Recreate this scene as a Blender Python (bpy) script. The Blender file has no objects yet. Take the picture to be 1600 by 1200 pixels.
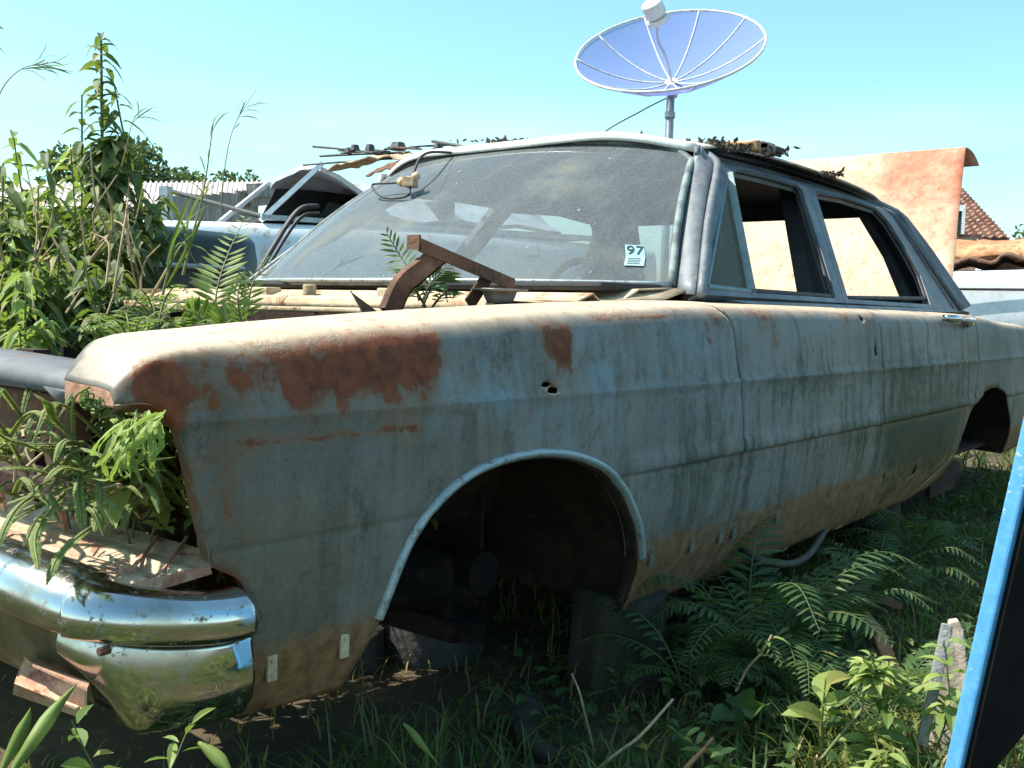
import bpy, bmesh, math, random
import numpy as np
from mathutils import Vector, Matrix, noise
from mathutils.geometry import delaunay_2d_cdt
rad = math.radians
SC = bpy.context.scene
COL = SC.collection
random.seed(7)

# ------------------------------------------------------------------ camera, sky, sun, exposure
CAM = np.array([-0.52356, -2.02083, 0.87616])
YAW, PITCH, ROLL, FPX = rad(38.8425), rad(-4.1421), rad(1.4665), 1583.6
_f = np.array([math.cos(YAW)*math.cos(PITCH), math.sin(YAW)*math.cos(PITCH), math.sin(PITCH)])
_r = np.cross(_f, [0, 0, 1]); _r /= np.linalg.norm(_r)
_u = np.cross(_r, _f)
CR = _r*math.cos(ROLL) + _u*math.sin(ROLL)
CU = _u*math.cos(ROLL) - _r*math.sin(ROLL)
cam = bpy.data.cameras.new('camera')
cam.sensor_width = 36.0
cam.lens = 36.0*FPX/1600
cam.clip_start = 0.02
cam.clip_end = 2000
camo = bpy.data.objects.new('camera', cam)
COL.objects.link(camo)
camo.matrix_world = Matrix(((CR[0], CU[0], -_f[0], CAM[0]), (CR[1], CU[1], -_f[1], CAM[1]), (CR[2], CU[2], -_f[2], CAM[2]), (0, 0, 0, 1)))
SC.camera = camo

SUN = np.array([-.40, .50, .98]); SUN /= np.linalg.norm(SUN)          # direction towards the sun
el = math.asin(SUN[2]); az = math.atan2(SUN[1], SUN[0])
w = bpy.data.worlds.new('World'); SC.world = w; w.use_nodes = True
nt = w.node_tree; nt.nodes.clear()
def wn(t, **k):
    n = nt.nodes.new(t)
    for a, b in k.items(): setattr(n, a, b)
    return n
sky = wn('ShaderNodeTexSky', sky_type='NISHITA', sun_disc=False)
sky.sun_elevation = el
sky.sun_rotation = math.pi/2 - az
sky.air_density = 1.0; sky.dust_density = 1.2; sky.ozone_density = 1.0
bg = wn('ShaderNodeBackground'); bg.inputs[1].default_value = 0.14
out = wn('ShaderNodeOutputWorld')
tint = wn('ShaderNodeMix', data_type='RGBA', blend_type='MULTIPLY'); tint.inputs[0].default_value = 1
tint.inputs[7].default_value = (.82, 1.13, .99, 1)
nt.links.new(sky.outputs[0], tint.inputs[6])
# thin white cloud banks low over the horizon
tc = wn('ShaderNodeTexCoord'); mp = wn('ShaderNodeMapping'); mp.inputs['Scale'].default_value = (1.2, 1.2, 9); mp.inputs['Location'].default_value = (.55, 0, 0)
ns = wn('ShaderNodeTexNoise'); ns.inputs['Scale'].default_value = 1.6; ns.inputs['Detail'].default_value = 5
nt.links.new(tc.outputs['Generated'], mp.inputs[0]); nt.links.new(mp.outputs[0], ns.inputs['Vector'])
sp = wn('ShaderNodeSeparateXYZ'); nt.links.new(tc.outputs['Generated'], sp.inputs[0])
band = wn('ShaderNodeMapRange'); band.inputs[1].default_value = .05; band.inputs[2].default_value = .21
band.inputs[3].default_value = 1; band.inputs[4].default_value = 0
nt.links.new(sp.outputs[2], band.inputs[0])
nr = wn('ShaderNodeMapRange'); nr.inputs[1].default_value = .40; nr.inputs[2].default_value = .62; nr.inputs[3].default_value = .0
nt.links.new(ns.outputs[0], nr.inputs[0])
mu = wn('ShaderNodeMath', operation='MULTIPLY'); nt.links.new(band.outputs[0], mu.inputs[0]); nt.links.new(nr.outputs[0], mu.inputs[1])
cm = wn('ShaderNodeMix', data_type='RGBA')
cm.inputs[7].default_value = (5.4, 6.2, 6.4, 1)
nt.links.new(mu.outputs[0], cm.inputs[0]); nt.links.new(tint.outputs[2], cm.inputs[6])
nt.links.new(cm.outputs[2], bg.inputs[0]); nt.links.new(bg.outputs[0], out.inputs[0])

sl = bpy.data.lights.new('sun', 'SUN'); sl.energy = 5.0; sl.angle = rad(.5); sl.color = (1, .95, .86)
so = bpy.data.objects.new('sun', sl); COL.objects.link(so)
so.rotation_euler = Vector(-SUN).to_track_quat('-Z', 'Y').to_euler()
so.location = (0, 0, 12)
SC.view_settings.view_transform = 'Standard'
SC.view_settings.look = 'None'
SC.view_settings.exposure = .9
SC.view_settings.gamma = 1
SC.cycles.max_bounces = 8
SC.cycles.transparent_max_bounces = 16
SC.cycles.use_denoising = True

# ------------------------------------------------------------------ helpers: measured points
def ray(px, py):
    d = _f*FPX + CR*(px-800) - CU*(py-600)
    return d/np.linalg.norm(d)
def far(px, py, dist):                       # a point at a horizontal distance from where the photographer stood
    d = ray(px, py); return CAM + d*dist/math.hypot(d[0], d[1])
def onx(px, py, x): d = ray(px, py); return CAM + d*(x-CAM[0])/d[0]
def ony(px, py, y): d = ray(px, py); return CAM + d*(y-CAM[1])/d[1]
GZ = 0.08                                    # ground level
def ongr(px, py, z=GZ): d = ray(px, py); return CAM + d*(z-CAM[2])/d[2]

# ------------------------------------------------------------------ helpers: objects
def tag(o, label=None, cat=None, group=None, kind=None):
    if label: o['label'] = label
    if cat: o['category'] = cat
    if group: o['group'] = group
    if kind: o['kind'] = kind
    return o
def empty(name, loc, label=None, cat=None, group=None):
    o = bpy.data.objects.new(name, None); COL.objects.link(o); o.location = loc
    o.empty_display_size = .1
    return tag(o, label, cat, group)
def link(name, me, m, parent=None):
    o = bpy.data.objects.new(name, me); COL.objects.link(o)
    if m is not None:
        me.materials.clear()
        for q in (m if isinstance(m, (list, tuple)) else [m]): me.materials.append(q)
    if parent is not None:
        o.parent = parent
        p = Vector(parent.location); q = parent.parent
        while q is not None: p = p + Vector(q.location); q = q.parent
        o.location = -p                      # mesh data stay in world metres
    return o
class MB:
    """collects shapes and builds ONE mesh object"""
    def __init__(s): s.v = []; s.f = []; s.mi = []; s.c = []
    def add(s, vs, fs, mi=0, col=None):
        b = len(s.v); s.v += [tuple(map(float, p)) for p in vs]
        s.f += [tuple(i+b for i in f) for f in fs]; s.mi += [mi]*len(fs)
        if col is not None: s.c += [col]*len(fs)
        return s
    def box(s, c, d, rot=None, mi=0):
        h = np.array(d)/2
        P = np.array([[sx, sy, sz] for sx in (-1, 1) for sy in (-1, 1) for sz in (-1, 1)])*h
        if rot is not None: P = P @ np.array(rot.to_matrix() if hasattr(rot, 'to_matrix') else rot).T
        P = P + np.array(c)
        return s.add(P, [(0, 1, 3, 2), (4, 6, 7, 5), (0, 4, 5, 1), (2, 3, 7, 6), (0, 2, 6, 4), (1, 5, 7, 3)], mi)
    def tube(s, pts, r, n=8, mi=0, flat=1.0, caps=True):
        pts = [np.array(p, float) for p in pts]
        m = len(pts); rs = r if isinstance(r, (list, tuple, np.ndarray)) else [r]*m
        T = [pts[min(i+1, m-1)]-pts[max(i-1, 0)] for i in range(m)]
        T = [t/(np.linalg.norm(t)+1e-9) for t in T]
        up = np.array([0, 0, 1.]) if abs(T[0][2]) < .9 else np.array([1., 0, 0])
        N = np.cross(T[0], up); N /= np.linalg.norm(N)
        V = []
        for i in range(m):
            N = N - T[i]*(N@T[i]); N /= np.linalg.norm(N)+1e-9; B = np.cross(T[i], N)
            for k in range(n):
                a = 2*math.pi*k/n
                V.append(pts[i] + N*math.cos(a)*rs[i] + B*math.sin(a)*rs[i]*flat)
        F = [(i*n+k, i*n+(k+1) % n, (i+1)*n+(k+1) % n, (i+1)*n+k) for i in range(m-1) for k in range(n)]
        if caps: F += [tuple(range(n-1, -1, -1)), tuple((m-1)*n+k for k in range(n))]
        return s.add(V, F, mi)
    def bar(s, a, b, wd, th, up=(0, 0, 1), mi=0):
        a = np.array(a, float); b = np.array(b, float); t = b-a; L = np.linalg.norm(t); t /= L
        n = np.cross(t, up); n /= np.linalg.norm(n)+1e-9; u = np.cross(n, t)
        R = np.stack([t, n, u], 1)
        return s.box((a+b)/2, (L, wd, th), R, mi)
    def grid(s, P, mi=0, closed=False):
        """P[i][j] grid of points"""
        n = len(P); m = len(P[0]); V = [p for row in P for p in row]
        F = [(i*m+j, i*m+j+1, (i+1)*m+j+1, (i+1)*m+j) for i in range(n-1) for j in range(m-1)]
        return s.add(V, F, mi)
    def poly(s, pts, nrm, th, mi=0):
        """extruded polygon: outline pts, thickness th along nrm"""
        P = np.array(pts, float); nrm = np.array(nrm, float); nrm /= np.linalg.norm(nrm); n = len(P)
        V = list(P) + list(P+nrm*th)
        F = [tuple(range(n)), tuple(range(2*n-1, n-1, -1))] + [(i, (i+1) % n, n+(i+1) % n, n+i) for i in range(n)]
        return s.add(V, F, mi)
    def build(s, name, m, parent=None, smooth=False, solid=None, bevel=None, attr=None, fix=True, off=-1):
        me = bpy.data.meshes.new(name); me.from_pydata(s.v, [], s.f)
        o = link(name, me, m, parent)
        if any(s.mi):
            me.polygons.foreach_set('material_index', s.mi)
        if fix:
            bm = bmesh.new(); bm.from_mesh(me); bmesh.ops.recalc_face_normals(bm, faces=bm.faces); bm.to_mesh(me); bm.free()
        if smooth: me.polygons.foreach_set('use_smooth', [True]*len(me.polygons))
        if s.c:
            ca = me.color_attributes.new('tone', 'BYTE_COLOR', 'CORNER')
            arr = []
            for p, c in zip(me.polygons, s.c): arr += [c[0], c[1], c[2], 1]*p.loop_total
            ca.data.foreach_set('color', arr)
        if bevel: md = o.modifiers.new('bevel', 'BEVEL'); md.width = bevel; md.segments = 2; md.limit_method = 'ANGLE'
        if solid: md = o.modifiers.new('solid', 'SOLIDIFY'); md.thickness = solid; md.offset = off
        me.update()
        return o
def spline(pts, n):
    """catmull-rom through pts -> n points"""
    P = [np.array(p, float) for p in pts]; P = [2*P[0]-P[1]] + P + [2*P[-1]-P[-2]]
    m = len(P)-3; R = []
    for k in range(n):
        t = k/(n-1)*m; i = min(int(t), m-1); t -= i
        a, b, c, d = P[i:i+4]
        R.append(.5*((2*b)+(-a+c)*t+(2*a-5*b+4*c-d)*t*t+(-a+3*b-3*c+d)*t**3))
    return R
def cint(x, xs, ys):
    """smooth monotone-ish 1d interpolation"""
    if x <= xs[0]: return ys[0]
    if x >= xs[-1]: return ys[-1]
    i = max(k for k in range(len(xs)-1) if xs[k] <= x)
    def sl(k):
        if k <= 0 or k >= len(xs)-1: return 0 if k > 0 else (ys[1]-ys[0])/(xs[1]-xs[0])
        a = (ys[k]-ys[k-1])/(xs[k]-xs[k-1]); b = (ys[k+1]-ys[k])/(xs[k+1]-xs[k])
        return 0 if a*b <= 0 else 2*a*b/(a+b)
    h = xs[i+1]-xs[i]; t = (x-xs[i])/h
    m0, m1 = sl(i)*h, sl(i+1)*h
    return (2*t**3-3*t*t+1)*ys[i]+(t**3-2*t*t+t)*m0+(-2*t**3+3*t*t)*ys[i+1]+(t**3-t*t)*m1
def inpoly(P, poly):
    P = np.asarray(P); poly = np.asarray(poly); x, y = P[:, 0], P[:, 1]; r = np.zeros(len(P), bool)
    j = len(poly)-1
    for i in range(len(poly)):
        xi, yi = poly[i]; xj, yj = poly[j]
        c = ((yi > y) != (yj > y)) & (x < (xj-xi)*(y-yi)/((yj-yi) if yj != yi else 1e-12)+xi)
        r ^= c; j = i
    return r
def resample(poly, step):
    R = []
    for i in range(len(poly)):
        a = np.array(poly[i], float); b = np.array(poly[(i+1) % len(poly)], float)
        n = max(1, int(math.ceil(np.linalg.norm(b-a)/step)))
        for k in range(n): R.append(a+(b-a)*k/n)
    return R
def panel2d(outline, holes, xs, vs, step):
    """triangulated sheet in 2-D inside outline, outside holes, with rows at the given coordinates"""
    pts = []; edges = []
    for L in [outline]+holes:
        R = resample(L, step); b = len(pts); pts += [tuple(p) for p in R]
        edges += [(b+i, b+(i+1) % len(R)) for i in range(len(R))]
    B = np.array(pts)
    G = np.array([(x, v) for x in xs for v in vs])
    k = inpoly(G, outline)
    for h in holes: k &= ~inpoly(G, h)
    G = G[k]
    if len(G):
        keep = []
        for i in range(0, len(G), 512):
            d = np.sqrt(((G[i:i+512, None]-B[None])**2).sum(-1)).min(1); keep.append(d > step*.35)
        G = G[np.concatenate(keep)]
    vc = [Vector(p) for p in pts] + [Vector(p) for p in G]
    r = delaunay_2d_cdt(vc, edges, [], 0, 1e-5)
    V = np.array([tuple(p) for p in r[0]]); F = [tuple(f) for f in r[2]]
    C = np.array([V[list(f)].mean(0) for f in F])
    k = inpoly(C, outline)
    for h in holes: k &= ~inpoly(C, h)
    return V, [f for f, q in zip(F, k) if q]

# ------------------------------------------------------------------ helpers: materials
class M:
    def __init__(s, name):
        s.m = bpy.data.materials.new(name); s.m.use_nodes = True; s.t = s.m.node_tree
        s.t.nodes.clear(); s.out = s.n('ShaderNodeOutputMaterial')
        s.b = s.n('ShaderNodeBsdfPrincipled'); s.l(s.b.outputs[0], s.out.inputs[0])
        s.tc = s.n('ShaderNodeTexCoord')
    def n(s, t, **k):
        x = s.t.nodes.new(t)
        for a, b in k.items(): setattr(x, a, b)
        return x
    def l(s, a, b): s.t.links.new(a, b)
    def put(s, x, sock):
        if hasattr(x, 'is_linked'): s.l(x, sock)
        elif isinstance(x, (tuple, list)): sock.default_value = (*x, 1) if len(x) == 3 and len(sock.default_value) == 4 else x
        else: sock.default_value = x
    def noise(s, scale=5, detail=5, st=(1, 1, 1), rough=.6, off=(0, 0, 0), dist=0):
        mp = s.n('ShaderNodeMapping'); mp.inputs['Scale'].default_value = st; mp.inputs['Location'].default_value = off
        s.l(s.tc.outputs['Object'], mp.inputs[0])
        x = s.n('ShaderNodeTexNoise'); x.inputs['Scale'].default_value = scale; x.inputs['Detail'].default_value = detail
        x.inputs['Roughness'].default_value = rough; x.inputs['Distortion'].default_value = dist
        s.l(mp.outputs[0], x.inputs['Vector']); return x.outputs[0]
    def step(s, x, a, b, lo=0, hi=1):
        r = s.n('ShaderNodeMapRange'); r.inputs[1].default_value = a; r.inputs[2].default_value = b
        r.inputs[3].default_value = lo; r.inputs[4].default_value = hi; s.put(x, r.inputs[0]); return r.outputs[0]
    def math(s, op, a, b=0.0):
        r = s.n('ShaderNodeMath', operation=op); s.put(a, r.inputs[0]); s.put(b, r.inputs[1]); return r.outputs[0]
    def mix(s, f, a, b, mode='MIX'):
        r = s.n('ShaderNodeMix', data_type='RGBA', blend_type=mode); s.put(f, r.inputs[0]); s.put(a, r.inputs[6]); s.put(b, r.inputs[7]); return r.outputs[2]
    def xyz(s):
        x = s.n('ShaderNodeSeparateXYZ'); s.l(s.tc.outputs['Object'], x.inputs[0]); return x.outputs
    def attr(s, name):
        x = s.n('ShaderNodeAttribute'); x.attribute_name = name; return x
    def bump(s, h, strength=.3, dist=.01):
        b = s.n('ShaderNodeBump'); b.inputs['Strength'].default_value = strength; b.inputs['Distance'].default_value = dist
        s.put(h, b.inputs['Height']); s.l(b.outputs[0], s.b.inputs['Normal'])
    def fin(s, col, rough=.6, metal=0.0, spec=None):
        s.put(col, s.b.inputs['Base Color']); s.put(rough, s.b.inputs['Roughness']); s.put(metal, s.b.inputs['Metallic'])
        if spec is not None: s.b.inputs['Specular IOR Level'].default_value = spec
        return s.m
def mix2(name, a, b, scale=6, lo=.4, hi=.6, rough=.7, metal=0., st=(1, 1, 1), bump=.25, bd=.01, c=None, detail=6, spec=None):
    """two (or three) tone weathered surface"""
    m = M(name); n = m.noise(scale, detail, st); col = m.mix(m.step(n, lo, hi), a, b)
    if c is not None:
        n2 = m.noise(scale*2.7, detail, st, off=(3, 7, 1)); col = m.mix(m.step(n2, .55, .68), col, c)
    n3 = m.noise(scale*9, 4, off=(1, 2, 3)); col = m.mix(.5, col, m.mix(m.step(n3, .3, .7), (.35, .35, .35), (.68, .68, .68)), 'OVERLAY')
    if bump: m.bump(m.noise(scale*4, 6), bump, bd)
    return m.fin(col, rough, metal, spec)
MT = {}
def paint(name, base, base2, dirt=(.32, .17, .075), mudz=.42, mould=1., dust=1., rustc=(.10, .022, .009)):
    """faded paint: stains in streaks, rust and mould masks from the mesh, dried mud low down, dusty top faces paled with painted sunlight"""
    m = M(name); X = m.xyz(); a = m.attr('masks'); rgb = m.n('ShaderNodeSeparateColor'); m.l(a.outputs['Color'], rgb.inputs[0])
    fine = m.noise(38, 6, rough=.7); mid = m.noise(7, 6, rough=.65, off=(5, 1, 2)); big = m.noise(2.2, 5, off=(2, 8, 4))
    streak = m.noise(8, 7, (2.6, 1, .35), rough=.7, off=(2, 4, 1)); streak2 = m.noise(22, 6, (2.2, 1, .14), rough=.7, off=(9, 3, 1))
    scr = m.noise(16, 9, (1, 1, .8), rough=.82, off=(1, 6, 9), dist=.25); grit = m.noise(150, 4, rough=.8)
    col = m.mix(m.step(mid, .38, .62), base, base2)
    col = m.mix(m.step(big, .44, .60, 0, .6), col, (.095, .088, .068))                      # brownish bloom
    col = m.mix(m.step(m.math('ADD', m.math('MULTIPLY', streak, .7), m.math('MULTIPLY', mid, .3)), .47, .60, 0, .55), col, (.080, .078, .058))
    col = m.mix(m.math('MULTIPLY', m.step(streak2, .54, .66, 0, .4), m.step(streak, .55, .42)), col, (.21, .235, .22))
    col = m.mix(m.step(scr, .57, .68, 0, .6), col, (.20, .225, .22))
    col = m.mix(m.step(scr, .45, .36, 0, .6), col, (.035, .042, .036))
    col = m.mix(m.step(grit, .56, .72, 0, .35), col, (.26, .25, .22)); col = m.mix(m.step(grit, .44, .3, 0, .5), col, (.02, .022, .02))
    # pale marks
    bl = m.math('MULTIPLY', rgb.outputs[2], m.step(scr, .46, .56)); bl = m.math('MULTIPLY', bl, .8); col = m.mix(bl, col, (.20, .27, .29))
    # mould
    md = m.math('ADD', rgb.outputs[1], m.math('MULTIPLY', m.step(streak, .5, .66), .40*mould))
    md = m.step(m.math('ADD', md, m.math('MULTIPLY', m.math('SUBTRACT', m.math('ADD', fine, scr), 1.0), 1.3)), .25, .75, 0, .92)
    col = m.mix(m.math('MULTIPLY', md, m.step(X[0], -.2, 1.5, .35, 1)), col, m.mix(m.step(mid, .4, .6), (.018, .026, .016), (.05, .062, .022)))
    # mud
    mz = m.math('ADD', X[2], m.math('MULTIPLY', m.math('SUBTRACT', mid, .5), .10))
    mz = m.math('ADD', mz, m.math('MULTIPLY', m.math('SUBTRACT', streak2, .5), .05))
    mm = m.math('MULTIPLY', m.step(mz, mudz+.012, mudz-.012, 0, .85), m.step(md, .9, .2, .35, 1)); col = m.mix(mm, col, m.mix(m.step(fine, .38, .62), dirt, (dirt[0]*.5, dirt[1]*.45, dirt[2]*.4)))
    # rust
    rn = m.math('ADD', rgb.outputs[0], m.math('MULTIPLY', m.math('SUBTRACT', mid, .5), 1.1))
    rn = m.math('ADD', rn, m.math('MULTIPLY', m.math('SUBTRACT', fine, .5), 1.3)); rn = m.math('ADD', rn, m.math('MULTIPLY', m.math('SUBTRACT', m.math('ADD', streak2, scr), 1.0), .5)); rm = m.step(rn, .46, .66, 0, .93)
    rc = m.mix(m.step(fine, .35, .62), rustc, (.24, .062, .022))
    halo = m.step(rn, .12, .5, 0, .65); col = m.mix(halo, col, (.21, .10, .045)); col = m.mix(rm, col, rc)
    # dusty upward faces, paled to put some sunlight into the colour
    g = m.n('ShaderNodeNewGeometry'); gz = m.n('ShaderNodeSeparateXYZ'); m.l(g.outputs['Normal'], gz.inputs[0])
    du = m.step(m.math('ADD', gz.outputs[2], m.math('MULTIPLY', m.math('SUBTRACT', mid, .5), .5)), .55, .9, 0, .85*dust)
    dc = m.mix(m.step(scr, .35, .65), (.48, .34, .23), (.64, .52, .38)); dc = m.mix(m.step(fine, .55, .7, 0, .7), dc, (.33, .12, .055))
    col = m.mix(du, col, dc)
    ro = m.math('SUBTRACT', m.math('ADD', m.step(mid, .3, .7, .48, .66), m.math('MULTIPLY', rm, .25)), 0.0)
    h = m.math('ADD', m.math('MULTIPLY', rm, m.math('ADD', .4, fine)), m.math('MULTIPLY', m.noise(3.0, 2), .8))
    m.bump(h, .35, .006)
    return m.fin(col, ro, 0.0, .35)
MT['paint'] = paint('faded_paint', (.205, .178, .158), (.265, .225, .180))
MT['frame'] = mix2('grey_frame_paint', (.092, .106, .125), (.15, .165, .18), 9, rough=.5, c=(.20, .18, .16), bump=.1)
MT['tan'] = mix2('tan_primer', (.42, .30, .18), (.56, .43, .29), 7, c=(.26, .12, .06), bump=.3, rough=.85)
MT['clip'] = mix2('dirty_clip', (.12, .11, .08), (.18, .15, .11), 20, bump=.2)
MT['shelf'] = mix2('stained_shelf', (.40, .27, .17), (.50, .40, .28), 14, c=(.24, .10, .06), bump=.5, rough=.9, st=(1, .4, 1))
MT['rust'] = mix2('brown_rust', (.075, .035, .022), (.16, .075, .042), 12, c=(.24, .12, .07), bump=.5, rough=.9)
MT['pinkrust'] = mix2('pink_rust', (.36, .17, .11), (.52, .33, .22), 12, c=(.20, .07, .035), bump=.4, rough=.9)
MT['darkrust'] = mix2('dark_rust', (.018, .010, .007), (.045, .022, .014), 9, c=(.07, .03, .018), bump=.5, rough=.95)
MT['pitch'] = mix2('wheel_well_black', (.006, .005, .004), (.016, .010, .008), 9, c=(.03, .014, .009), bump=.5, rough=.9, spec=.2)  # near black mottle for the parts inside the front wheel arch
MT['dark'] = mix2('dark_interior', (.012, .012, .013), (.03, .03, .031), 5, bump=.2, rough=.9)
MT['black'] = mix2('black_rubber', (.015, .015, .016), (.035, .035, .035), 20, bump=.1, rough=.6)
MT['seat'] = mix2('old_vinyl', (.03, .035, .035), (.06, .06, .055), 6, bump=.3, rough=.7)
MT['trim'] = mix2('dull_trim', (.30, .36, .38), (.42, .46, .46), 18, lo=.35, hi=.65, c=(.16, .12, .09), rough=.45, metal=.35, bump=.2, bd=.003)
MT['greysheet'] = mix2('grey_sheet', (.10, .105, .115), (.15, .155, .165), 5, c=(.20, .12, .08), rough=.7, bump=.15)
def chrome():
    m = M('old_chrome'); f = m.noise(60, 6, rough=.8); g = m.noise(6, 6)
    spots = m.step(f, .57, .66, 0, .9); st = m.step(g, .50, .68, 0, .75)
    col = m.mix(spots, (.56, .57, .57), (.16, .09, .05)); col = m.mix(st, col, (.26, .22, .14))
    r = m.math('ADD', m.step(g, .42, .66, .05, .30), m.math('MULTIPLY', spots, .5))
    m.bump(m.noise(5, 3), .25, .008)
    return m.fin(col, r, m.math('SUBTRACT', 1.0, m.math('MULTIPLY', spots, .8)))
MT['chrome'] = chrome()
def dullchrome():
    m = M('dull_chrome'); g = m.noise(9, 7, rough=.7)
    col = m.mix(m.step(g, .42, .62), (.30, .27, .20), (.13, .11, .06))
    m.bump(m.noise(20, 5), .3, .004)
    return m.fin(col, m.step(g, .4, .65, .22, .5), .75)
MT['dullchrome'] = dullchrome()
def glass(name, dustf=.50, dcol=(.235, .255, .265), tint=(.62, .72, .72), sc=1.0):
    m = M(name); m.t.nodes.remove(m.b)
    tr = m.n('ShaderNodeBsdfTransparent'); tr.inputs[0].default_value = (*tint, 1)
    gl = m.n('ShaderNodeBsdfGlossy'); gl.inputs['Roughness'].default_value = .03
    fr = m.n('ShaderNodeFresnel'); fr.inputs[0].default_value = 1.5
    a = m.n('ShaderNodeMixShader'); m.l(fr.outputs[0], a.inputs[0]); m.l(tr.outputs[0], a.inputs[1]); m.l(gl.outputs[0], a.inputs[2])
    df = m.n('ShaderNodeBsdfDiffuse'); tl = m.n('ShaderNodeBsdfTranslucent')
    n = m.noise(2.4*sc, 6, rough=.6, dist=.6); n2 = m.noise(120, 3, off=(3, 3, 3)); n3 = m.noise(38, 3, (1, 1.8, 1), off=(8, 3, 3)); n4 = m.noise(7, 5, (1, 3, 1), off=(8, 1, 3))
    sp_ = m.step(n3, .735, .75); c = m.mix(m.step(n, .55, .72, 0, .7), dcol, (.25, .26, .20))
    c = m.mix(sp_, c, (.75, .78, .78)); m.l(c, df.inputs[0]); m.l(c, tl.inputs[0])
    ds = m.n('ShaderNodeMixShader'); ds.inputs[0].default_value = .3; m.l(df.outputs[0], ds.inputs[1]); m.l(tl.outputs[0], ds.inputs[2])
    f = m.math('ADD', m.step(n2, .3, .7, dustf*.80, dustf*1.2), m.step(n, .50, .70, 0, .30)); f = m.math('ADD', f, m.step(n4, .5, .75, 0, .15)); f = m.math('ADD', f, m.math('MULTIPLY', sp_, .8))
    b = m.n('ShaderNodeMixShader'); m.l(f, b.inputs[0]); m.l(a.outputs[0], b.inputs[1]); m.l(ds.outputs[0], b.inputs[2]); m.l(b.outputs[0], m.out.inputs[0])
    return m.m
MT['windshield'] = glass('dusty_glass')
MT['ventglass'] = glass('muddy_glass', .62, (.20, .17, .12), (.5, .5, .42), 5)
def plain(name, c, rough=.6, metal=0.):
    m = M(name); return m.fin(c, rough, metal)
# ground
gm = mix2('soil', (.035, .024, .014), (.075, .055, .03), 3, c=(.14, .11, .06), bump=.8, rough=1.)
def gh_(x, y):
    return GZ + .03*noise.noise(Vector((x*.9, y*.9, 0))) + .012*noise.noise(Vector((x*4, y*4, 2)))
b = MB()
xs = np.concatenate([[-300, -60, -20], np.arange(-6, 9, .12), [12, 20, 40, 100, 400]]); ys = np.concatenate([[-300, -60, -20], np.arange(-5, 6, .12), [9, 15, 30, 80, 400]])
b.grid([[(x, y, gh_(x, y)) for y in ys] for x in xs])
g = b.build('ground', gm, smooth=True); tag(g, kind='structure')
# ------------------------------------------------------------------ the derelict saloon (x to the rear, y to its far side)
CARL = (2.6, 0, GZ)
car = empty('derelict_car', CARL, 'rusting grey blue old sedan body without wheels or headlights, in the foreground among ferns', 'car')
ZX = [.09, .11, .15, .30, .526, .826, 1.237, 1.54, 2.25, 3.34, 3.75, 4.10, 5.2, 5.35]
ZZ = [.776, .797, .821, .838, .857, .877, .896, .905, .907, .908, .905, .885, .86, .84]
def ztop(x): return cint(x, ZX, ZZ)
def halfw(x): return cint(x, [.05, .12, .25, .5, .9, 1.5, 2.4, 3.3, 4.1, 4.8, 5.35], [.945, .955, .966, .98, .993, 1.0, 1.002, .995, .98, .955, .90])
LOWV = [.18, .22, .26, .30, .34, .38, .43, .50, .558, .566, .574, .60, .66, .715, .726, .733, .739]
LOWI = [.14, .105, .078, .056, .04, .026, .014, .005, .002, .003, .000, .000, .001, .002, .001, -.001, .005]
INN = [.006, .012, .021, .033, .048, .070, .10, .145, .185, .215, .222]
def c2(x): return cint(x, [1.05, 1.2], [0, 1])           # strength of the lower crease
def sect(x, v):
    """body side section: parameter v -> (y offset inwards, z); v is the height up to the upper crease, then runs over the shoulder"""
    zt = ztop(x)
    if v <= .739:
        i = cint(v, LOWV, LOWI)
        if .54 < v < .60: i += (c2(x))*(-.005 if v > .569 else .0)
        if v >= .57: i += -.002*c2(x)*cint(v, [.574, .72], [1, 0])
        return i, v
    t = (v-.739)/.30*10
    d = min(.046, (zt-.741)*.62)
    Z = [.741, .741+(zt-d-.741)*.45, zt-d, zt-d*.52, zt-d*.22, zt-d*.07, zt, zt+.003, zt+.004, zt+.001, zt-.03]
    k = list(range(11))
    f = cint(x, [.12, .34], [.45, 1]); I = [INN[0], INN[1]*f, INN[2]*f, INN[3]*f, INN[4]*f, INN[5]*(.5+.5*f)]+INN[6:]
    return cint(t, k, I), cint(t, k, Z)
def sp3(x, v, sgn=-1):
    i, z = sect(x, v); i += .0022*noise.noise(Vector((x*5, z*6, 3.3)))+.0008*noise.noise(Vector((x*17, z*17, 1))); return (x, sgn*(halfw(x)-i), z)
def vz(x, z):
    if z <= .739: return z
    lo, hi = .739, .95
    for _ in range(30):
        m_ = (lo+hi)/2
        if sect(x, m_)[1] < z: lo = m_
        else: hi = m_
    return lo
VROWS = [.19, .21, .23, .25, .27, .29, .31, .33, .35, .37, .39, .41, .43, .45, .47, .49, .51, .53, .548, .558, .563, .567, .571, .576, .59, .605, .62, .64, .66, .68, .692, .697, .700, .703, .708, .715, .724, .730, .734, .739, .745, .755] + [.739+.03*k/2 for k in range(1, 21)]
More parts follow.
